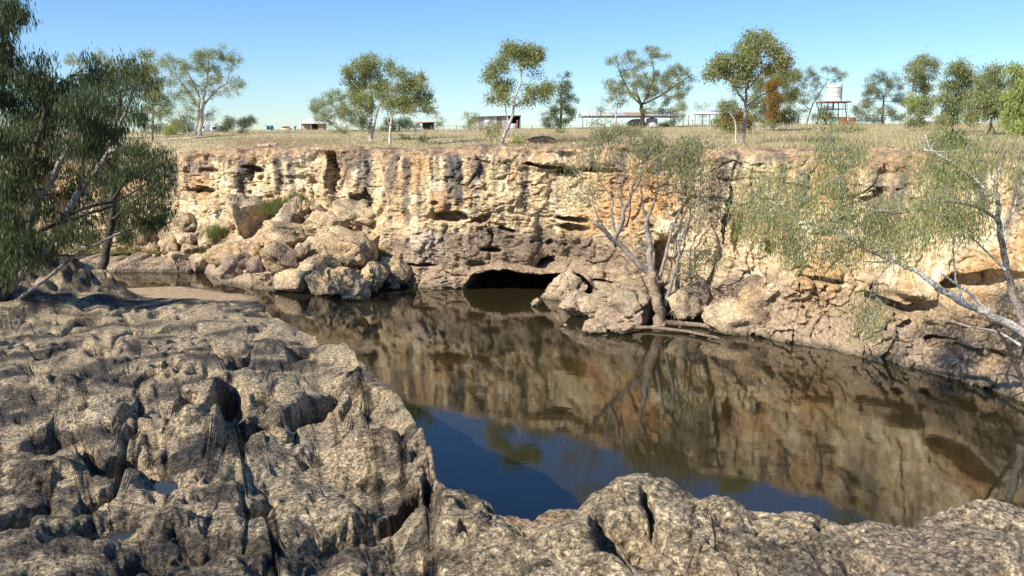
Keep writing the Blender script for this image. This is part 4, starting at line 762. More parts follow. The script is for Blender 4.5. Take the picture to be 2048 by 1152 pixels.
tree('bushy green tree with one big hanging orange-brown clump, behind the tall open gum', gy(1545, 262), [([(1545, 262), (1545, 235), (1540, 200), (1538, 165)], 3, 1.2)],
     [(1550, 150, 30, 16), (1575, 160, 22, 18), (1530, 170, 24, 16), (1520, 200, 26, 18), (1580, 190, 22, 18), (1525, 232, 28, 20), (1580, 225, 18, 18), (1560, 240, 20, 14), (1590, 150, 16, 12), (1551, 176, 18, 17, dict(pal='rust', dens=.8, dy=-2.2)), (1548, 200, 17, 18, dict(pal='rust', dens=.8, dy=-2.2)), (1545, 224, 11, 16, dict(pal='rust', dens=.8, dy=-2.2))], 'olive', seed=21, dens=.6)
tree('low bush of mixed orange and green leaves at the foot of the tall open gum', gy(1455, 268), [([(1460, 268), (1460, 240)], 2, 1)], [(1455, 210, 14, 14), (1465, 232, 20, 14, dict(pal='rust')), (1445, 238, 16, 14), (1488, 245, 12, 20, dict(pal='rust', dens=.5)), (1460, 252, 20, 10), (1440, 250, 12, 10)], 'olive', seed=22, name='bush', cat='bush', group='bushes on the plateau', dens=.55)
tree('hazy grey-green tree in front of the water tower', 96, [([(1612, 250), (1622, 215), (1640, 185), (1655, 160)], 1.8, .8), ([(1622, 222), (1600, 200)], 1, .6), ([(1655, 250), (1640, 225), (1632, 205)], 1.5, .8, 'dark')],
     [(1625, 145, 20, 11), (1655, 142, 20, 9), (1682, 145, 18, 9), (1612, 165, 18, 12), (1640, 165, 20, 14), (1610, 190, 20, 14), (1595, 205, 14, 10), (1638, 195, 18, 14, dict(dens=.2)), (1675, 158, 12, 8), (1635, 225, 14, 12), (1605, 222, 12, 8)], 'grey', seed=23, dens=.36, L=.14)
tree('bush growing up the left leg of the water tower', 92, [([(1652, 252), (1652, 225)], 1.4, .8, 'dark')], [(1655, 222, 12, 10), (1668, 235, 12, 12), (1650, 242, 16, 12), (1640, 235, 10, 8)], 'deep', 'dark', seed=24, name='bush', cat='bush', group='bushes on the plateau', dens=.5)
tree('broad grey-green tree right of the water tower', 96, [([(1765, 252), (1765, 225), (1768, 195)], 3, 1.4)], [(1755, 148, 12, 8), (1775, 155, 20, 12), (1745, 168, 18, 12), (1790, 168, 22, 14), (1760, 185, 26, 16), (1730, 195, 18, 14), (1790, 200, 26, 18), (1750, 215, 28, 16), (1720, 225, 18, 14), (1785, 230, 28, 16), (1745, 240, 24, 10), (1710, 240, 12, 8)], 'grey', seed=25, dens=.5, dy=1.4, L=.14)
tree('tall yellowish gum on a thin white stem, first to the right of the grey-green tree', gy(1813, 262), [([(1813, 264), (1815, 230), (1818, 195), (1830, 160), (1840, 135)], 2.2, 1, 'white')], [(1840, 122, 22, 10), (1862, 130, 18, 10), (1828, 138, 18, 12), (1850, 150, 22, 12), (1825, 160, 14, 10), (1845, 180, 24, 14), (1838, 200, 24, 14, dict(pal='fresh')), (1858, 205, 18, 14), (1840, 222, 20, 12), (1830, 245, 18, 12)], 'olive', 'white', seed=26, dens=.5)
tree('drooping gum with a rounded top in the second row from the right edge', gy(1905, 268), [([(1905, 268), (1905, 240), (1912, 205), (1920, 165)], 2.2, 1, 'dark')], [(1922, 132, 18, 9), (1938, 142, 16, 12), (1908, 148, 18, 12), (1925, 165, 22, 14), (1900, 175, 18, 14), (1890, 200, 18, 14), (1915, 195, 20, 14), (1935, 190, 14, 14), (1905, 225, 22, 16, dict(pal='deep')), (1885, 240, 14, 12)], 'olive', seed=27, dens=.46, droop=.8)
tree('ragged yellow-green gum leaning at the right edge of the plateau', gy(1975, 272), [([(1975, 272), (1985, 245), (1980, 215), (1985, 175)], 2.6, 1, 'dark'), ([(1992, 272), (1982, 245)], 1.6, 1, 'dark')], [(1990, 142, 18, 12), (1972, 165, 18, 14), (2000, 168, 18, 14), (1960, 190, 18, 14), (1985, 195, 24, 16), (1950, 215, 20, 14), (1985, 222, 26, 14), (2010, 200, 14, 14), (1942, 235, 16, 12)], 'olive', seed=28, dens=.5, droop=.8)
tree('nearer bright gum cut by the right edge of the photo', 42, [([(2062, 330), (2058, 270), (2055, 220), (2060, 170)], 5, 2)], [(2035, 150, 22, 18), (2060, 165, 26, 24), (2030, 190, 20, 20), (2055, 215, 30, 24), (2028, 235, 20, 20), (2050, 265, 26, 22), (2030, 290, 16, 18)], 'fresh', seed=29, dens=.24, droop=.85, L=.2, Wd=.06)
for k, (u, v, ru, rv, pal, lab) in enumerate([(810, 276, 12, 5, 'deep', 'dark low tussock on the grass right of the thin leaning gum'), (845, 280, 12, 6, 'deep', 'second dark low tussock, halfway to the leaning white gum'),
        (1036, 284, 12, 8, 'fresh', 'small green shrub at the foot of the leaning white-trunked gum'), (1245, 262, 40, 12, 'sage', 'scraggy pale shrub in front of the open shelter'), (1205, 275, 26, 14, 'sage', 'scraggy pale shrub nearer the cliff edge, left of the other scraggy one'),
        (1380, 300, 40, 14, 'sage', 'sage-coloured shrub on the broken cliff edge behind the bare-limbed tree'), (1300, 290, 36, 12, 'sage', 'sage-coloured shrub on the cliff edge, left of the other sage one'), (680, 262, 26, 7, 'sage', 'low pale shrub under the curved-trunk tree'),
        (1700, 258, 30, 9, 'sage', 'low shrub below the rusty drums'), (1900, 290, 30, 16, 'deep', 'dark leggy shrub on the cliff edge at the right'), (260, 300, 26, 12, 'deep', 'dark shrub on the rim behind the left tree'), (1120, 262, 14, 5, 'deep', 'low dark shrub at the foot of the upright dark tree')]):
    q = ghit(u, v + rv); tree(lab, q.y, [([(u, v + rv), (u + 2, v)], .9, .4, 'dark')], [(u - ru * .4, v + rv * .2, ru * .5, rv * .7), (u + ru * .4, v + rv * .2, ru * .5, rv * .7), (u, v - rv * .2, ru * .5, rv * .7)], pal, 'dark', seed=40 + k, name='shrub', cat='shrub', group='shrubs on the grassy plateau', dens=.32, L=.16, Wd=.05, rb=.2, dy=.4)
# the bare-limbed tree on the point
tree('bare-limbed forked tree with a split brown trunk standing on the rocks at the water', wy(648),
     [([(1322, 650), (1318, 620), (1308, 580), (1302, 545)], 13, 9, 'tan'), ([(1302, 550), (1270, 520), (1240, 490), (1215, 468), (1185, 442)], 7, 4, 'grey'), ([(1303, 550), (1300, 510), (1296, 470), (1292, 435)], 8, 4.5, 'grey'),
      ([(1312, 575), (1306, 540), (1308, 505)], 6, 2, 'tan'), ([(1228, 478), (1245, 450), (1248, 420), (1262, 392), (1270, 360)], 5, 2.2), ([(1232, 470), (1222, 430), (1226, 395), (1205, 372)], 3, 1.3), ([(1214, 466), (1198, 440), (1186, 410)], 2.6, 1.2), ([(1225, 474), (1200, 470), (1186, 476)], 3.5, 1, 'white'),
      ([(1292, 440), (1284, 410), (1282, 370)], 4, 1.4), ([(1294, 440), (1308, 405), (1318, 370), (1312, 330)], 3.5, 1.2), ([(1330, 610), (1345, 560), (1356, 520), (1362, 480)], 4.5, 2), ([(1318, 560), (1330, 520), (1338, 480), (1350, 440), (1372, 400)], 4, 1.6), ([(1318, 635), (1300, 590), (1280, 550)], 2.5, 1.2, 'dark'), ([(1335, 630), (1362, 600), (1385, 575)], 3, 1), ([(1248, 430), (1240, 390), (1250, 340)], 2.2, 1), ([(1262, 392), (1282, 360), (1290, 320)], 2, .9), ([(1360, 480), (1380, 440), (1400, 390)], 2.4, 1), ([(1252, 455), (1262, 420), (1258, 380)], 2, .8)],
     [(1170, 300, 28, 22), (1150, 345, 24, 24), (1185, 385, 24, 22), (1160, 400, 22, 18), (1190, 330, 26, 22), (1215, 280, 26, 20), (1240, 310, 24, 18), (1255, 270, 22, 16), (1295, 300, 30, 22), (1335, 305, 30, 22), (1375, 300, 30, 22), (1320, 345, 32, 22), (1362, 345, 32, 24), (1402, 335, 32, 24), (1385, 375, 26, 22), (1425, 350, 20, 20), (1410, 300, 26, 18), (1340, 380, 22, 20, dict(dens=.07)),
      (1395, 520, 30, 18, dict(dens=.2, pal='grey')), (1380, 545, 26, 16, dict(dens=.2, pal='grey')), (1415, 500, 22, 16, dict(dens=.16, pal='grey')), (1200, 250, 26, 14), (1420, 430, 22, 40, dict(dens=.05)), (1310, 270, 28, 14), (1280, 345, 22, 18)],
     'sage', 'grey', name='riverside_tree', group=None, L=.14, Wd=.028, dens=.15, droop=.7, bunch=7, rb=.2, seed=60, grow=1.15, dy=1.0, twig=.009)
# near right tree: leaning white branches and green hanging foliage
YR = 18.5
tree('leaning tree at the right edge with white branches and long green hanging foliage', YR,
     [([(2058, 800), (2060, 730), (2056, 680), (2062, 640)], 9, 7, 'grey'), ([(2052, 668), (1985, 630), (1930, 610), (1880, 580), (1840, 545), (1785, 522)], 9, 4, 'white'), ([(2050, 650), (2030, 600), (2010, 540), (2000, 470), (1995, 400), (1990, 360)], 8, 4, 'grey'),
      ([(2050, 670), (1990, 640), (1940, 585), (1880, 545)], 5, 2, 'white'), ([(1785, 522), (1730, 500), (1690, 470), (1660, 420)], 3.5, 1.5, 'white'), ([(1998, 440), (1950, 410), (1880, 400), (1800, 430), (1740, 420)], 3.6, 1.5, 'grey'), ([(1995, 400), (1930, 340), (1860, 300), (1850, 270)], 3.5, 1.4),
      ([(2040, 690), (1990, 660), (1940, 655), (1900, 640)], 3, 1.2, 'white'), ([(1930, 610), (1910, 560), (1905, 500), (1910, 440)], 2.8, 1.2), ([(2010, 540), (1970, 500), (1940, 470)], 2.6, 1.2), ([(2000, 470), (2030, 420), (2040, 360)], 3, 1.4), ([(1730, 500), (1700, 440), (1680, 380), (1672, 320)], 2.6, 1), ([(1690, 470), (1600, 440), (1540, 400)], 2.4, 1), ([(1785, 522), (1750, 560), (1735, 610)], 2, .8), ([(2052, 780), (2030, 720), (2010, 680), (1975, 640)], 5, 2, 'dark'), ([(1850, 300), (1845, 275)], 2, 1)],
     [(1665, 268, 24, 18), (1690, 290, 28, 20), (1665, 312, 30, 22), (1700, 330, 28, 22), (1680, 352, 30, 18), (1650, 345, 20, 18), (1655, 372, 24, 14),
      (1525, 355, 24, 18), (1555, 372, 24, 20), (1515, 390, 24, 22), (1550, 405, 30, 22), (1500, 420, 24, 22), (1535, 445, 32, 22), (1580, 425, 28, 24), (1490, 450, 18, 18), (1575, 460, 30, 22), (1620, 450, 26, 22), (1520, 475, 24, 14), (1600, 400, 20, 18), (1560, 490, 24, 18, dict(dens=.12)), (1610, 490, 30, 22, dict(dens=.14)),
      (1720, 400, 30, 20), (1760, 420, 30, 22), (1720, 445, 32, 24), (1770, 460, 32, 24), (1740, 485, 30, 22), (1800, 440, 28, 22), (1700, 475, 22, 20), (1670, 440, 18, 18), (1820, 470, 26, 20, dict(dens=.16)), (1790, 500, 22, 14), (1840, 420, 28, 22), (1860, 385, 28, 22),
      (1865, 290, 24, 18), (1895, 305, 26, 20), (1925, 300, 26, 20), (1870, 330, 28, 22), (1910, 345, 30, 22), (1940, 360, 24, 22), (1895, 380, 28, 22), (1930, 400, 26, 20), (1955, 430, 22, 20, dict(dens=.15)), (1880, 430, 26, 22, dict(dens=.18)), (1920, 450, 22, 18, dict(dens=.15)), (1845, 340, 22, 20), (1955, 320, 18, 16),
      (2010, 300, 26, 22), (2040, 330, 24, 26), (1740, 590, 14, 14), (1732, 615, 18, 18), (1722, 640, 18, 18), (1745, 635, 16, 16), (1730, 662, 12, 14), (1640, 510, 24, 16, dict(dens=.1)), (1700, 520, 24, 14, dict(dens=.1))],
     'spring', 'white', name='leaning_tree', group=None, L=.115, Wd=.017, dens=.085, droop=1.0, bunch=9, rb=.17, seed=61, grow=2.1, dy=1.0, twig=.006)
# near left trees: dark, weeping
tree('big dark weeping gum filling the left edge of the photo, arching grey limbs', 21,
     [([(-70, 720), (-48, 560), (-30, 480), (-30, 380), (-60, 250), (-60, 100), (-30, 0)], 34, 12, 'dark'), ([(-5, 600), (45, 545), (95, 500), (130, 430), (160, 380), (200, 330), (240, 290)], 10, 4, 'grey'), ([(70, 520), (55, 470), (70, 410), (110, 350), (130, 300), (170, 260)], 7, 3, 'grey'), ([(60, 470), (110, 450), (170, 430), (230, 410)], 4, 2, 'dark'),
      ([(10, 620), (90, 560), (150, 510), (210, 480), (250, 460)], 4.5, 2, 'grey'), ([(-10, 420), (60, 330), (90, 240), (80, 180)], 8, 3, 'dark'), ([(120, 440), (170, 415), (240, 400), (290, 370)], 4, 1.5), ([(160, 380), (170, 330), (140, 260)], 4, 1.5), ([(-10, 640), (30, 520), (58, 500)], 12, 5, 'dark')],
     [(-30, 20, 60, 40), (5, 30, 28, 30), (-5, 75, 30, 26), (10, 120, 22, 22), (-30, 110, 50, 40), (-10, 170, 50, 36), (40, 150, 44, 30), (75, 120, 26, 16, dict(dens=.16)), (70, 170, 44, 30), (30, 210, 54, 34), (90, 215, 48, 30), (130, 185, 40, 28), (165, 200, 34, 26), (0, 260, 54, 36), (60, 270, 54, 34), (120, 250, 44, 30), (150, 280, 40, 26), (190, 235, 36, 24), (20, 320, 54, 34), (70, 330, 36, 26), (10, 380, 50, 36), (0, 440, 44, 36), (10, 500, 40, 30), (185, 290, 34, 26), (215, 265, 30, 22), (40, 430, 26, 26, dict(dens=.14)), (-10, 540, 44, 22),
      (60, 520, 34, 24, dict(dens=.22)), (95, 490, 34, 26, dict(dens=.24)), (140, 470, 34, 26, dict(dens=.2)), (110, 420, 30, 24, dict(dens=.18)), (150, 390, 34, 24, dict(dens=.18)), (170, 440, 30, 20, dict(dens=.18)), (150, 345, 34, 20, dict(dens=.16)), (195, 350, 30, 20, dict(dens=.16)), (90, 385, 28, 24, dict(dens=.16)), (180, 130, 30, 18, dict(dens=.2)), (55, 490, 30, 22), (30, 460, 30, 26)],
     'dark', 'dark', name='weeping_gum', group='dark weeping gums on the left bank', L=.19, Wd=.024, dens=.27, grow=1.12, droop=1.1, bunch=12, rb=.13, seed=70, dy=1.3, twig=.007)
tree('second dark weeping gum, its foliage hanging against the left end of the cliff', 28,
     [([(205, 545), (212, 500), (222, 440), (226, 380), (230, 320), (236, 250), (240, 190)], 9, 4, 'dark'), ([(225, 400), (260, 350), (300, 320), (320, 310)], 4, 1.5, 'dark'), ([(228, 340), (200, 300), (180, 240)], 4, 1.5, 'dark'), ([(222, 440), (250, 420), (290, 400)], 3.5, 1.3), ([(236, 260), (262, 200), (270, 160)], 4, 1.5, 'grey'), ([(265, 460), (268, 430), (270, 400)], 4, 2, 'dark'), ([(140, 470), (143, 430), (150, 400)], 7, 4, 'dark')],
     [(245, 130, 30, 20, dict(pal='deep', dens=.26)), (275, 140, 26, 22, dict(pal='deep', dens=.26)), (220, 160, 34, 24), (255, 175, 34, 24, dict(pal='deep')), (290, 180, 24, 24, dict(pal='deep', dens=.22)), (200, 200, 34, 26), (240, 215, 36, 26), (275, 225, 24, 22), (210, 250, 34, 26), (180, 165, 26, 20), (170, 300, 26, 18), (215, 310, 36, 24), (262, 300, 34, 24), (300, 305, 28, 22), (325, 330, 18, 26), (290, 345, 34, 26), (245, 350, 34, 24), (320, 370, 20, 28), (285, 390, 36, 26), (240, 395, 36, 26), (318, 410, 20, 24), (195, 360, 30, 26, dict(dens=.2)), (270, 430, 32, 24), (235, 440, 28, 24), (300, 440, 26, 18, dict(dens=.5)), (250, 475, 22, 22, dict(dens=.3)), (190, 470, 22, 20, dict(dens=.25)), (120, 300, 30, 20)],
     'dark', 'dark', name='weeping_gum', group='dark weeping gums on the left bank', L=.21, Wd=.027, dens=.28, grow=1.08, droop=1.1, bunch=12, rb=.16, seed=71, dy=1.3, twig=.009)
tree('small reedy bush standing in the shallows between the left outcrop and the shelf', 31, [([(178, 585), (172, 555), (165, 530)], 1.8, .8, 'dark'), ([(182, 585), (190, 560)], 1.5, .7, 'dark')], [(172, 540, 16, 18), (186, 552, 16, 18), (176, 566, 18, 16), (195, 570, 12, 14)], 'dark', 'dark', seed=72, name='bush', cat='bush', group='bushes by the water', L=.16, Wd=.02, dens=.5, rb=.12)
# grass: clumps on the scree, shelf and the whole plateau
def blades(Pb, L, Wd, pal, r, lean=.45):
    n = len(Pb); d = r.normal(size=(n, 3)) * lean; d[:, 2] = 1; d /= np.linalg.norm(d, axis=1)[:, None]
    a = r.uniform(0, 6.283, n); s = np.stack([np.cos(a), np.sin(a), a * 0], 1); l_ = L * r.uniform(.5, 1.4, (n, 1))
    V = np.stack([Pb - s * Wd / 2, Pb + s * Wd / 2, Pb + d * l_], 1).reshape(-1, 3)
    pal = np.array(pal); col = pal[r.choice(len(pal), n)] * r.uniform(.75, 1.25, (n, 1)); return V, np.arange(n * 3).reshape(n, 3), np.repeat(col, 3, 0)
r = np.random.default_rng(77)
for (u, v, w_, hgt, lab) in [(555, 412, 34, 26, 'yellow-green grass clump growing in the rocks left of the pointed pale boulder'), (595, 398, 22, 16, 'smaller grass clump behind the pointed pale boulder'), (438, 462, 30, 24, 'grass clump among the boulders left of the tall pale boulder'), (762, 505, 18, 12, 'little grass clump beside the hollow under the largest boulder')]:
    yb_ = scree_y(u, v + hgt * .5) - .4; c0 = at(u, v + hgt * .45, yb_); s_ = yb_ / F
    Pb = np.array(c0) + r.normal(size=(1600, 3)) * np.array([w_ * s_ * .42, .3, .08])
    V, T, cl_ = blades(Pb, hgt * s_ * .95, .02, [(.17, .19, .06), (.22, .22, .08), (.12, .15, .05)], r, .35)
    link('grass_clump', make_mesh('grass_clump', V - np.array(c0), T, M_GRASS, cl_, smooth=False), None, lab, 'grass clump', 'grass clumps on the fallen rocks', loc=c0)
n = 52000; yy = 27 + (r.random(n) ** 1.5) * 80; uu = r.uniform(-150, 2200, n); yr_, _ = rim_at(uu); ok = yy > yr_ + .4; yy, uu, yr_ = yy[ok], uu[ok], yr_[ok]
xx = (uu - 1024) / F * yy * CP; dn = fbm(np.stack([xx * .25, yy * .25, xx * 0], 1), 1, 3, 66); ok = (dn + .25 + np.clip((yy - yr_ - 1) / 14, 0, .5)) > r.random(len(dn)) * .8; xx, yy = xx[ok], yy[ok]
zz_ = ground_z(xx, yy); B0 = np.stack([xx, yy, zz_ - .03], 1); B0 = np.repeat(B0, 4, 0) + r.normal(size=(len(B0) * 4, 3)) * np.array([.12, .12, 0])
V, T, cl_ = blades(B0, .24, .035, [(.52, .43, .26), (.46, .39, .24), (.58, .49, .32), (.28, .27, .14), (.40, .35, .22)], r, .6)
link('dry_grass', make_mesh('dry_grass', V, T, M_GRASS, cl_, smooth=False), kind='stuff')
B0 = np.stack([r.uniform(-30, -10, 9000), r.uniform(40, 45, 9000), np.full(9000, .85)], 1)
V, T, cl_ = blades(B0, .22, .03, [(.20, .21, .07), (.28, .26, .10), (.15, .18, .06)], r, .5)
link('shelf_grass', make_mesh('shelf_grass', V, T, M_GRASS, cl_, smooth=False), kind='stuff')

# ------------------------------------------------------------------ things on the plateau
def part(m, name, mat, root):
    V = np.concatenate(m.V); o = link(name, make_mesh(name, V - np.array(root.location), np.concatenate(m.Q), mat, smooth=False)); o.parent = root; return o
def pbox(root, name, mat, u0, u1, v0, v1, y, dep, rz=0, top=None, over=0):
    a, b_ = at(u0, v1, y), at(u1, v0, y); m = MB(); m.box(((a.x + b_.x) / 2, y + dep / 2, (a.z + b_.z) / 2), (b_.x - a.x, dep, b_.z - a.z), rz, top); return part(m, name, mat, root)
def wheels(root, us, v, y, rad_px, dep):
    s = y / F
    for u in us:
        for yy in (y + .05, y + dep - .25):
            c0 = np.array(at(u, v, yy)); m = MB(); m.tube([c0, c0 + np.array([0, .22, 0])], rad_px * s, 12); part(m, 'wheel', M_RUBBER, root)
# corrugated shed
y = 104; b0 = at(992, 264, y); t = thing('corrugated_shed', b0, 'old shed of patched corrugated iron sheets with an open dark bay at its right end', 'shed')
us = [945, 958, 967, 977, 987, 994, 1003, 1016]; mats = [3, 3, 1, 0, 0, 3, 2, 1, 1]
for i in range(len(us) - 1):
    a, b_ = at(us[i], 266, y), at(us[i + 1], 234, y); n_ = 13; xs = np.linspace(a.x + .02, b_.x - .02, n_ * 2); yo = y + (i % 2) * .03 + .035 * np.sin(np.arange(n_ * 2) * math.pi / 2.)
    V = np.array([(x_, q, a.z) for x_, q in zip(xs, yo)] + [(x_, q, b_.z) for x_, q in zip(xs, yo)]); k = n_ * 2; Q = np.array([[j, j + 1, k + j + 1, k + j] for j in range(k - 1)])
    o = link('iron_sheet', make_mesh('iron_sheet', V - np.array(b0), Q, M_IRON[[3, 1, 0, 3, 0, 2, 1][i]], smooth=True)); o.parent = t
wf = pbox(t, 'window', M_WHITE, 970, 982, 235, 246, y - .05, .06)
pbox(t, 'iron_sheet', M_IRON[1], 1020, 1033, 247, 266, y + .02, .05); pbox(t, 'iron_sheet', M_RUST, 1033, 1036, 240, 266, y + .02, .05)
pbox(t, 'back_wall', M_DARK, 945, 1041, 234, 266, y + 3.4, .1); pbox(t, 'partition', M_IRON[1], 1015.6, 1016.6, 234, 266, y + .1, 3.2)  # back wall near-black: shade of the open bay put into its colour
pbox(t, 'side_wall', M_IRON[1], 1039.5, 1040.5, 234, 266, y + .1, 3.2)
for u in (1017, 1039.5): pbox(t, 'post', M_POST, u - .8, u + .8, 233, 266, y - .03, .12)
m = MB(); a, b_ = at(941, 234.5, y), at(1042, 232, y); V = np.array([(a.x, y - .35, a.z), (b_.x, y - .35, b_.z), (b_.x, y + 3.8, b_.z - .12), (a.x, y + 3.8, a.z - .12)]); V = np.concatenate([V, V + [0, 0, .08]])
m.add(V, [[0, 3, 2, 1], [4, 5, 6, 7], [0, 1, 5, 4], [1, 2, 6, 5], [2, 3, 7, 6], [3, 0, 4, 7]]); part(m, 'roof', M_POST, t)
# white-roofed house
y = 112; t = thing('house', at(625, 264, y), 'small tan-walled house with a white hipped roof at the left of the low spreading tree', 'house')
pbox(t, 'wall', M_TAN, 603, 617, 246, 266, y, .2); pbox(t, 'wall', M_TAN, 637, 652, 246, 266, y, .2); pbox(t, 'wall', M_TAN, 617, 637, 262, 266, y, .2); pbox(t, 'back_wall', M_DARK, 603, 652, 246, 266, y + 4, .2)
pbox(t, 'window', M_GALV, 617, 624, 248, 262, y + .1, .08); pbox(t, 'side_wall', M_WHITE, 600.5, 603, 245, 266, y, 4); pbox(t, 'dark_doorway', M_DARK, 625, 637, 248, 262, y + .8, .1)  # dark panel stands in for the shade inside the house's opening
a, b_ = at(599, 247, y - .5), at(656, 247, y - .5); zt_ = at(620, 236, y).z; V = np.array([(a.x, y - .5, a.z), (b_.x, y - .5, a.z), (b_.x, y + 4.6, a.z), (a.x, y + 4.6, a.z), (lerp(a.x, b_.x, .2), y + 2, zt_), (lerp(a.x, b_.x, .75), y + 2, zt_)])
o = link('roof', make_mesh('roof', V - np.array(t.location), [[0, 1, 5, 4], [2, 3, 4, 5]], M_WHITE, smooth=False)); o.parent = t
o = link('roof_hip', make_mesh('roof_hip', V - np.array(t.location), [[1, 2, 5], [3, 0, 4]], M_WHITE, smooth=False)); o.parent = t
# caravans
for (u0, u1, v0, v1, y, lab, win) in [(338, 363, 245, 264, 110, 'white caravan seen from behind with a dark rear window, far left on the plateau', (345, 358, 257, 260)), (421, 434, 251, 264, 108, 'white caravan end showing a side window just right of the tall white-limbed gum', (424, 433, 254, 259)), (403, 409, 250, 264, 109, 'sliver of a white caravan showing between the trunks of the tall gum', (404, 408, 253, 257))]:
    t = thing('caravan', at((u0 + u1) / 2, v1 + 4, y), lab, 'caravan', 'caravans parked behind the trees')
    a, b_ = at(u0, v1, y), at(u1, v0, y); cx, cz = (a.x + b_.x) / 2, (a.z + b_.z) / 2; w_, h_ = b_.x - a.x, b_.z - a.z
    m = MB(); m.box((cx, y + 2.2, cz - .1), (w_, 4.4, h_ - .2)); m.box((cx, y + 2.2, b_.z - .1), (w_, 4.4, .2), 0, .9); part(m, 'body', M_WHITE, t)
    pbox(t, 'window', M_DARKGLASS, *win, y - .03, .05); m = MB(); m.box((cx, y - .05, a.z + .12), (w_ * .9, .14, .16)); part(m, 'bumper', M_GALV, t)
    if u0 == 338: pbox(t, 'vent', M_GALV, 346, 357, 248, 249.5, y - .03, .05); pbox(t, 'lamp_strip', M_RUST, 348, 355, 252.5, 253.5, y - .03, .05)
    wheels(t, (u0 + 3, u1 - 3), v1 + 1, y, 3.2, 4.4)
y = 112; t = thing('teal_tank', at(537, 264, y), 'small teal box-shaped tank on the skyline left of the sandy car', 'tank'); pbox(t, 'body', M_TEAL, 533, 544, 251, 263, y, .8, 0, .92); pbox(t, 'pipe', M_POST, 529, 534, 250.5, 251.5, y, .08); pbox(t, 'base', M_WHITE, 531, 545, 260, 263, y - .1, 1.0); pbox(t, 'face_panel', M_DARK, 534, 537, 252, 259, y - .03, .05)
y = 112; t = thing('parked_car', at(571, 264, y), 'sandy-coloured car parked on the skyline between the teal tank and the house', 'car'); pbox(t, 'body', M_CREAM, 560, 578, 256, 263, y, 1.7, 0, .95)
o = pbox(t, 'cabin', M_CREAM, 562, 575, 252, 256.6, y + .15, 1.4, 0, .84); pbox(t, 'window', M_DARKGLASS, 563.6, 573.4, 253, 255.6, y + .13, .04); pbox(t, 'bumper', M_GALV, 560.5, 577.5, 260.5, 262, y - .06, .08); wheels(t, (562.5, 575.5), 263, y, 2.2, 1.7)
y = 110; b0 = at(590, 264, y); t = thing('fuel_bowser', b0, 'small dark upright pump left of the white-roofed house', 'pump'); pbox(t, 'post', M_DARK, 589, 591, 253, 264, y, .15); pbox(t, 'head', M_TEAL, 588, 591.6, 252, 255.5, y - .05, .25); pbox(t, 'hose_box', M_DARK, 591.5, 595, 259, 264, y, .3)
# dark shed with white tent
y = 106; t = thing('dark_shed', at(855, 264, y), 'low dark shed behind the round bush, half covered by a white tent', 'shed'); pbox(t, 'wall', M_DARK, 845, 864, 246, 265, y + .3, 3); pbox(t, 'roof', M_RUST, 836, 866, 244, 246, y - .2, 4); pbox(t, 'post', M_POST, 836.5, 838, 246, 265, y, .12)
y = 104; V, Q = ico(3); V = V[:, :] * 1.; V = V.copy(); V[:, 2] = np.clip(V[:, 2], -.05, None) ** 1 * 1.25; c0 = at(834, 264, y); W = V * np.array([15 * y / F, 1.2, 13.5 * y / F / 1.0 * .8])
t = thing('white_tent', c0, 'white dome tent in front of the low dark shed', 'tent'); o = link('canopy', make_mesh('canopy', W + 0.02 * np.sin(W * 9), Q, M_WHITE)); o.parent = t
m = MB(); th = np.linspace(0, math.pi, 14); m.tube([np.array(c0) + np.array([math.cos(a_) * 15.3 * y / F, -.3, math.sin(a_) * 1.27 * 11 * y / F]) for a_ in th], .02, 5); part(m, 'tent_pole', M_GALV, t)
# long open shelter
y = 100; t = thing('open_shelter', at(1265, 262, y), 'long low open-sided shelter with a rusty pale iron roof on thin posts', 'shelter')
for u in (1165, 1232, 1287, 1340, 1365):
    for k_, dd in enumerate((0, 5)):
        m = MB(); a, b_ = np.array(at(u, 264, y + dd)), np.array(at(u, 233.5, y)); m.tube([[a[0], y + dd, a[2]], [a[0], y + dd, b_[2]]], .05, 5); part(m, 'post', M_POST, t)
m = MB(); m.tube([at(1163, 233.5, y), at(1368, 233.5, y)], .05, 5); m.tube([at(1163, 233.5, y) + Vector((0, 5, 0)), at(1368, 233.5, y) + Vector((0, 5, 0))], .05, 5); part(m, 'beam', M_POST, t)
for i, (u0, u1, mt_) in enumerate([(1163, 1194, 0), (1194, 1222, 3), (1222, 1250, 1), (1250, 1275, 2), (1275, 1300, 2), (1300, 1334, 1), (1334, 1368, 0)]):
    a, b_ = at(u0, 233, y), at(u1, 233, y); n_ = 16; xs = np.linspace(a.x, b_.x, n_); rz_ = .035 * (np.arange(n_) % 2)
    rise = at(u0, 225.5, y).z - a.z
    V = np.array([(x_, y - .3, a.z + .08 + q) for x_, q in zip(xs, rz_)] + [(x_ , y + 2.4, a.z + .08 + rise + q) for x_, q in zip(xs, rz_)] + [(x_, y + 5.3, a.z + .1 + q) for x_, q in zip(xs, rz_)])
    Q = [[j + r_ * n_, j + 1 + r_ * n_, n_ * (r_ + 1) + j + 1, n_ * (r_ + 1) + j] for r_ in (0, 1) for j in range(n_ - 1)]
    o = link('roof_sheet', make_mesh('roof_sheet', V - np.array(t.location), Q, M_IRON[mt_], smooth=False)); o.parent = t
y = 103; t = thing('tin_hut', at(1282, 262, y), 'grey tin hut with a curved roof under the long open shelter', 'hut')
m = MB(); th = np.linspace(0, math.pi, 12); c0 = at(1276, 250, y); rr_ = 16 * y / F; prof_ = [(c0.x - rr_, at(0, 264, y).z)] + [(c0.x - math.cos(a_) * rr_, c0.z + math.sin(a_) * rr_ * .75) for a_ in th] + [(c0.x + rr_, at(0, 264, y).z)]
k = len(prof_); V = np.array([(x_, y, z_) for x_, z_ in prof_] + [(x_, y + 3, z_) for x_, z_ in prof_]); Q = [[j, j + 1, k + j + 1, k + j] for j in range(k - 1)]; m.add(V, Q); part(m, 'shell', M_IRON[1], t)
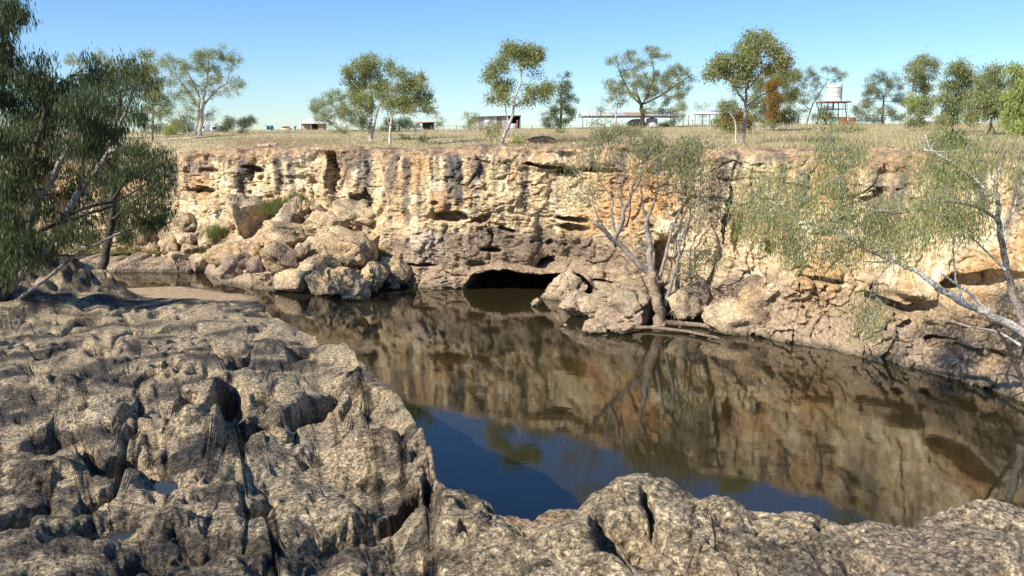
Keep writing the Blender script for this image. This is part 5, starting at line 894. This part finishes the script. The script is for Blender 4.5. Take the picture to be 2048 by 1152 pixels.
me = bpy.data.meshes.new('end_wall'); me.from_pydata([tuple(np.array(v_) + [0, .05, 0] - np.array(t.location)) for v_ in V[:k]], [], [list(range(k))]); me.materials.append(M_IRON[1]); o = link('end_wall', me); o.parent = t
pbox(t, 'dark_doorway', M_DARK, 1270, 1276, 248, 264, y - .03, .05)
y = 101; t = thing('grey_water_tank', at(1302, 262, y), 'upright pale green round tank behind the dark trunk under the shelter', 'tank'); m = MB(); c0 = np.array(at(1303, 262, y)); m.tube([c0 + [0, 0, -.3], c0 + [0, 0, 1.45], c0 + [0, 0, 1.5]], [.72, .72, .6], 20); part(m, 'barrel', M_IRON[1], t); m = MB(); m.tube([c0 + [0, 0, 1.5], c0 + [0, 0, 1.62]], [.6, .1], 20); part(m, 'lid', M_GALV, t)
# small slanting-roof shelter
y = 98; t = thing('slant_roof_shelter', at(1415, 262, y), 'small open shelter with a slanting white roof left of the orange-leaved bush', 'shelter')
for u, dd in ((1389, 0), (1418, 0), (1447, 0), (1389, 3.5), (1418, 3.5), (1447, 3.5)):
    m = MB(); a = np.array(at(u, 262, y)); zt_ = at(u, 229, y).z; m.tube([[a[0], y + dd, a[2] - .3], [a[0], y + dd, zt_]], .05, 5); part(m, 'post', M_POST, t)
m = MB(); m.tube([at(1388, 229, y), at(1448, 229.5, y)], .045, 5); part(m, 'beam', M_POST, t)
a, b_ = at(1386, 228, y), at(1450, 228, y); zt_ = at(1400, 220.5, y).z; m = MB(); V = np.array([(a.x, y - .4, a.z), (b_.x, y - .4, a.z + .05), (b_.x + .6, y + 4, zt_), (a.x + 1.9, y + 4, zt_)]); V = np.concatenate([V, V + [0, 0, .06]]); m.add(V, [[0, 3, 2, 1], [4, 5, 6, 7], [0, 1, 5, 4], [1, 2, 6, 5], [2, 3, 7, 6], [3, 0, 4, 7]]); part(m, 'roof', M_WHITE, t)
# white van, water tower, drums
y = 96; t = thing('white_van', at(1585, 252, y), 'white van half hidden behind leaves right of the big orange clump', 'van'); pbox(t, 'body', M_WHITE, 1572, 1598, 228, 250, y, 2.2, 0, .95); pbox(t, 'cab', M_WHITE, 1564, 1573, 227, 233, y, 2.0, 0, .9); pbox(t, 'window', M_DARKGLASS, 1584, 1590, 236, 241, y - .03, .05); pbox(t, 'rear_edge', M_DARK, 1597, 1599, 231, 250, y + .1, 2); wheels(t, (1576, 1594), 249, y, 3, 2.2)
y = 101; t = thing('water_tower', at(1666, 252, y), 'raised white round water tank on a steel stand with a ladder', 'water tower')
c0 = np.array(at(1667, 202.5, y)); s = y / F; m = MB(); m.tube([c0, c0 + [0, 0, .7], c0 + [0, 0, 1.4], c0 + [0, 0, 2.06]], np.array([15, 15, 14.7, 14.4]) * s, 24); part(m, 'tank', M_TANK, t)
for zz_ in (.5, 1.05, 1.6): m = MB(); m.tube([c0 + [0, 0, zz_], c0 + [0, 0, zz_ + .05]], 15.25 * s, 24); part(m, 'hoop', M_GALV, t)
m = MB(); m.tube([c0 + [0, 0, 2.06], c0 + [0, 0, 2.16]], np.array([14.4, 3]) * s, 24); part(m, 'lid', M_GALV, t)
m = MB(); m.box(c0 + [0, 0, -.12], (50 * s, 50 * s, .16)); part(m, 'platform', M_RUST, t)
for sx, sy in ((-1, -1), (1, -1), (-1, 1), (1, 1)):
    m = MB(); m.tube([c0 + [sx * 16 * s, sy * 16 * s, -.2], c0 + [sx * 23 * s, sy * 23 * s, -3.4]], .07, 5); part(m, 'leg', M_POST, t)
m = MB(); m.tube([c0 + [0, 0, -.2], c0 + [0, 0, -1.1]], .1, 6); part(m, 'outlet_pipe', M_DARK, t)
for zz_ in (-.95, -2.0):
    m = MB(); k_ = (16 + 7 * (-zz_ - .2) / 3.2) * s
    for a_, b_ in (((-1, -1), (1, -1)), ((1, -1), (1, 1)), ((1, 1), (-1, 1)), ((-1, 1), (-1, -1))): m.tube([c0 + [a_[0] * k_, a_[1] * k_, zz_], c0 + [b_[0] * k_, b_[1] * k_, zz_]], .045, 4)
    part(m, 'brace', M_POST, t)
m = MB(); A0 = c0 + [12 * s, -17 * s, 0]; A1 = c0 + [12 * s, -17 * s, -3.2]; m.tube([A0, A1], .03, 4); B0_ = A0 + [.45, 0, 0]; B1_ = A1 + [.9, -.3, 0]; m.tube([B0_, B1_], .03, 4)
for k_ in np.linspace(.1, .95, 9): m.tube([lerp(A0, A1, k_), lerp(B0_, B1_, k_)], .02, 4)
part(m, 'ladder', M_WHITE, t)
for (u, v, rw, hh, lab) in [(1686, 241, 7, 12, 'rust-red drum standing under the right of the water tower'), (1704, 242, 6, 11, 'paler rusty drum right of the rust-red one')]:
    y = 97; c0 = np.array(at(u, v + hh / 2, y)); s = y / F; t = thing('rusty_drum', c0, lab, 'drum', 'rusty drums beside the water tower')
    m = MB(); m.tube([c0 + [0, 0, -.25], c0 + [0, 0, hh * s]], rw * s, 16); part(m, 'barrel', M_RUST, t); m = MB(); m.tube([c0 + [0, 0, hh * s], c0 + [0, 0, hh * s + .05]], rw * s * 1.05, 16); part(m, 'rim', M_RUST, t)
    m = MB(); m.tube([c0 + [0, 0, hh * s * .5], c0 + [0, 0, hh * s * .5 + .05]], rw * s * 1.05, 16); part(m, 'hoop', M_RUST, t)
y = 92; t = thing('steel_skip', at(1870, 256, y), 'pale steel trough behind the trees at the right', 'trough'); pbox(t, 'body', M_GALV, 1850, 1895, 236, 248, y, 1.2, 0, 1.05); pbox(t, 'rim', M_IRON[1], 1849, 1896, 235, 236.2, y - .05, 1.3)
# wire fences along the skyline
for (u0, u1, n_, y, vb, vt, lab) in [(862, 1166, 13, 99, 264, 250, 'post and wire fence on the skyline between the dark shed and the long shelter'), (1366, 1442, 5, 101, 260, 239, 'taller post and wire fence between the two shelters'), (1600, 1650, 3, 101, 254, 236, 'short run of wire fence left of the water tower')]:
    t = thing('wire_fence', at((u0 + u1) / 2, vb, y), lab, 'fence')
    for u in np.linspace(u0, u1, n_):
        m = MB(); a, b_ = at(u, vb, y), at(u + random.uniform(-.4, .4), vt, y); m.tube([a, b_], .045, 5); part(m, 'post', M_POST, t)
    for k_ in (.08, .4, .7):
        m = MB(); m.tube([at(u0, lerp(vt, vb, k_) + .5, y), at((u0 + u1) / 2, lerp(vt, vb, k_) + .9, y), at(u1, lerp(vt, vb, k_) + .4, y)], .014, 4); part(m, 'wire', M_POST, t)
